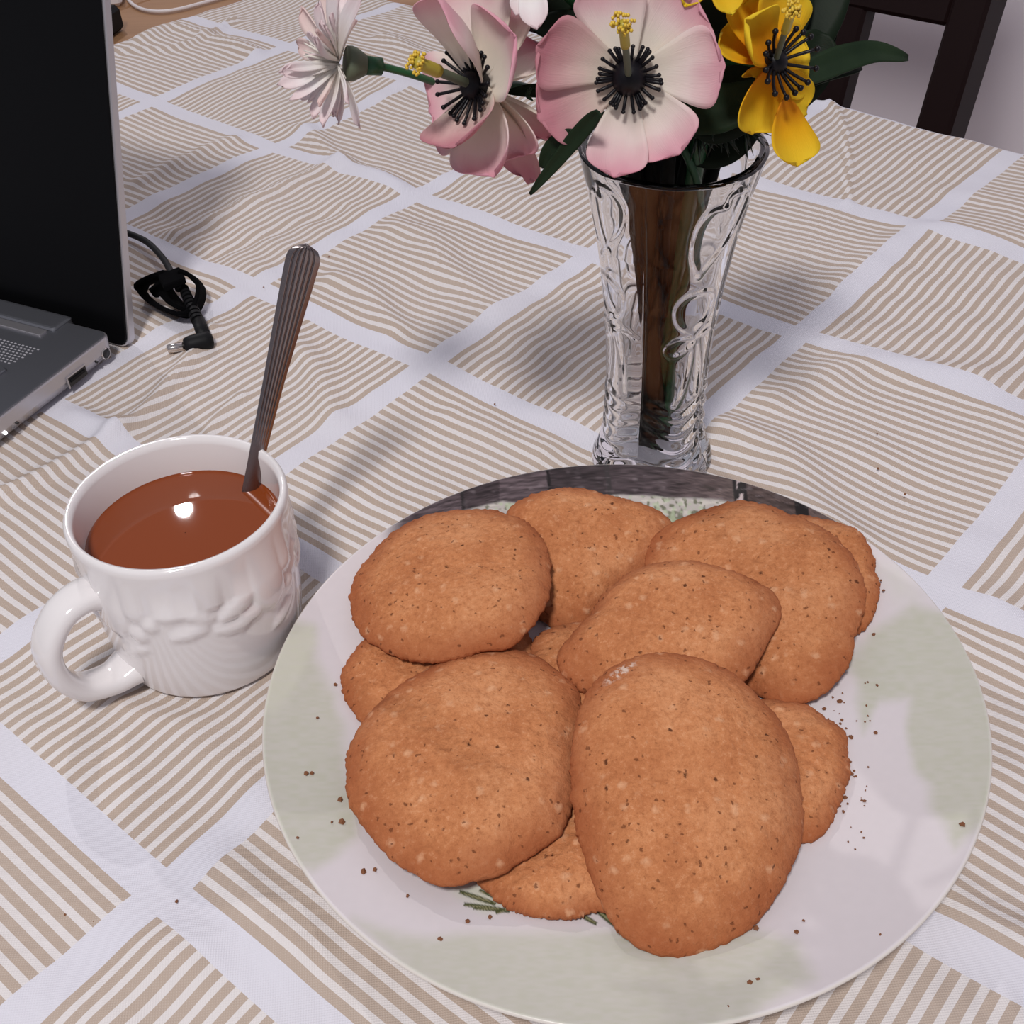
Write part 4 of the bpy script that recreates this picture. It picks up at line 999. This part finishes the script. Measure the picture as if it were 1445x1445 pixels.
t0 = aw(236, 493, .0052)
obj('plug_tip', *tube([t0, t0 + hdv * .001, h0 + hdv * .001], [.0021, .0026, .0026], 16), M_CHROME, ch)

# ================================================================== CHAIR behind the table
CHV = V1 + .112
chE = thing('dining_chair', uv2w(-.50, CHV - .2, -.75), 'dark mahogany slat-back dining chair behind the table at the top right', 'chair')
CL = math.radians(17)
def cp(u, s_, d): # u along, s up the leaning back, d behind
    return uv2w(u, CHV + math.sin(CL) * s_ + math.cos(CL) * d, math.cos(CL) * s_ - math.sin(CL) * d)
cup_ = uv2w(0, math.sin(CL), math.cos(CL)); cdn = uv2w(0, math.cos(CL), -math.sin(CL))
def cbox(name, u0, u1, s0_, s1_, d0, d1, bev=.003):
    return obj(name, *box(cp((u0 + u1) / 2, (s0_ + s1_) / 2, (d0 + d1) / 2), TU, cup_, cdn, abs(u1 - u0) / 2, abs(s1_ - s0_) / 2, abs(d1 - d0) / 2, bev), M_CHAIR, chE, smooth=False)
cbox('back_post', -.374, -.344, -.34, .32, 0, .042)
cbox('back_post', -.374 - .42, -.344 - .42, -.34, .32, 0, .042)
cbox('top_rail', -.766, -.374, .030, .115, .004, .034)
cbox('top_rail', -.766, -.374, .24, .31, .004, .034)
for u_ in (-.472, -.570, -.668): cbox('back_slat', u_, u_ + .027, -.30, .035, .006, .030)
cbox('lower_rail', -.766, -.374, -.31, -.27, .004, .034)
seat_z = -.30
obj('seat', *box(uv2w(-.569, CHV - .26, seat_z), TU, TV, (0, 0, 1), .22, .21, .018, .006), M_CHAIR, chE, smooth=False)
for u_ in (-.766, -.372):
    obj('leg', *box(uv2w(u_, CHV - .44, (seat_z - .018 - .75) / 2), TU, TV, (0, 0, 1), .017, .017, (.75 + seat_z - .018) / 2, .003), M_CHAIR, chE, smooth=False)
    obj('leg', *box(uv2w(u_ + (.007 if u_ > -.5 else -.013), CHV - .07, (seat_z - .01 - .75) / 2), TU, TV, (0, 0, 1), .017, .017, (.75 + seat_z - .01) / 2, .003), M_CHAIR, chE, smooth=False)

# ================================================================== WOODEN SIDE BENCH with cable
BZ = -.10
be = thing('side_cabinet', uv2w(U0 - .32, .7, -.75), 'tan wooden cabinet top beyond the left edge of the table', 'cabinet')
for k in range(3):
    obj('top_board', *box(uv2w(U0 - .065 - .045 + (-.17 * k), .62, BZ - .012 - .0004 * k), TV, TU, (0, 0, 1), .62, .0835, .012, .002), M_BENCH, be, smooth=False)
obj('carcass', *box(uv2w(U0 - .28, .62, (BZ - .0245 - .75) / 2), TV, TU, (0, 0, 1), .60, .24, (.75 + BZ - .0245) / 2, .002), M_BENCH, be, smooth=False)
cab = obj('charging_cable', *tube(spline([at(175, -20, BZ + .003), at(183, 2, BZ + .003), at(205, 14, BZ + .003), at(240, 15, BZ + .003), at(290, 3, BZ + .003), at(340, -12, BZ + .003)], 40), .0022, 8), M_WPLAST)
tag(cab, 'thin white cable curving across the tan wooden top', 'cable')
pa = thing('power_adapter', at(150, 0, BZ), 'small white power adapter on the wooden top, mostly behind the screen', 'adapter')
obj('adapter_body', *box(at(145, -12, BZ + .013), (1, .2, 0), (-.2, 1, 0), (0, 0, 1), .022, .026, .0125, .004), M_WPLAST, pa, smooth=False)
bk_ = thing('power_brick', at(132, 45, BZ), 'black power brick on the wooden top, peeking out beside the screen', 'adapter')
obj('brick_body', *box(at(124, 40, BZ + .015), (.3, 1, 0), (1, -.3, 0), (0, 0, 1), .045, .022, .0145, .005), M_BLACK, bk_, smooth=False)
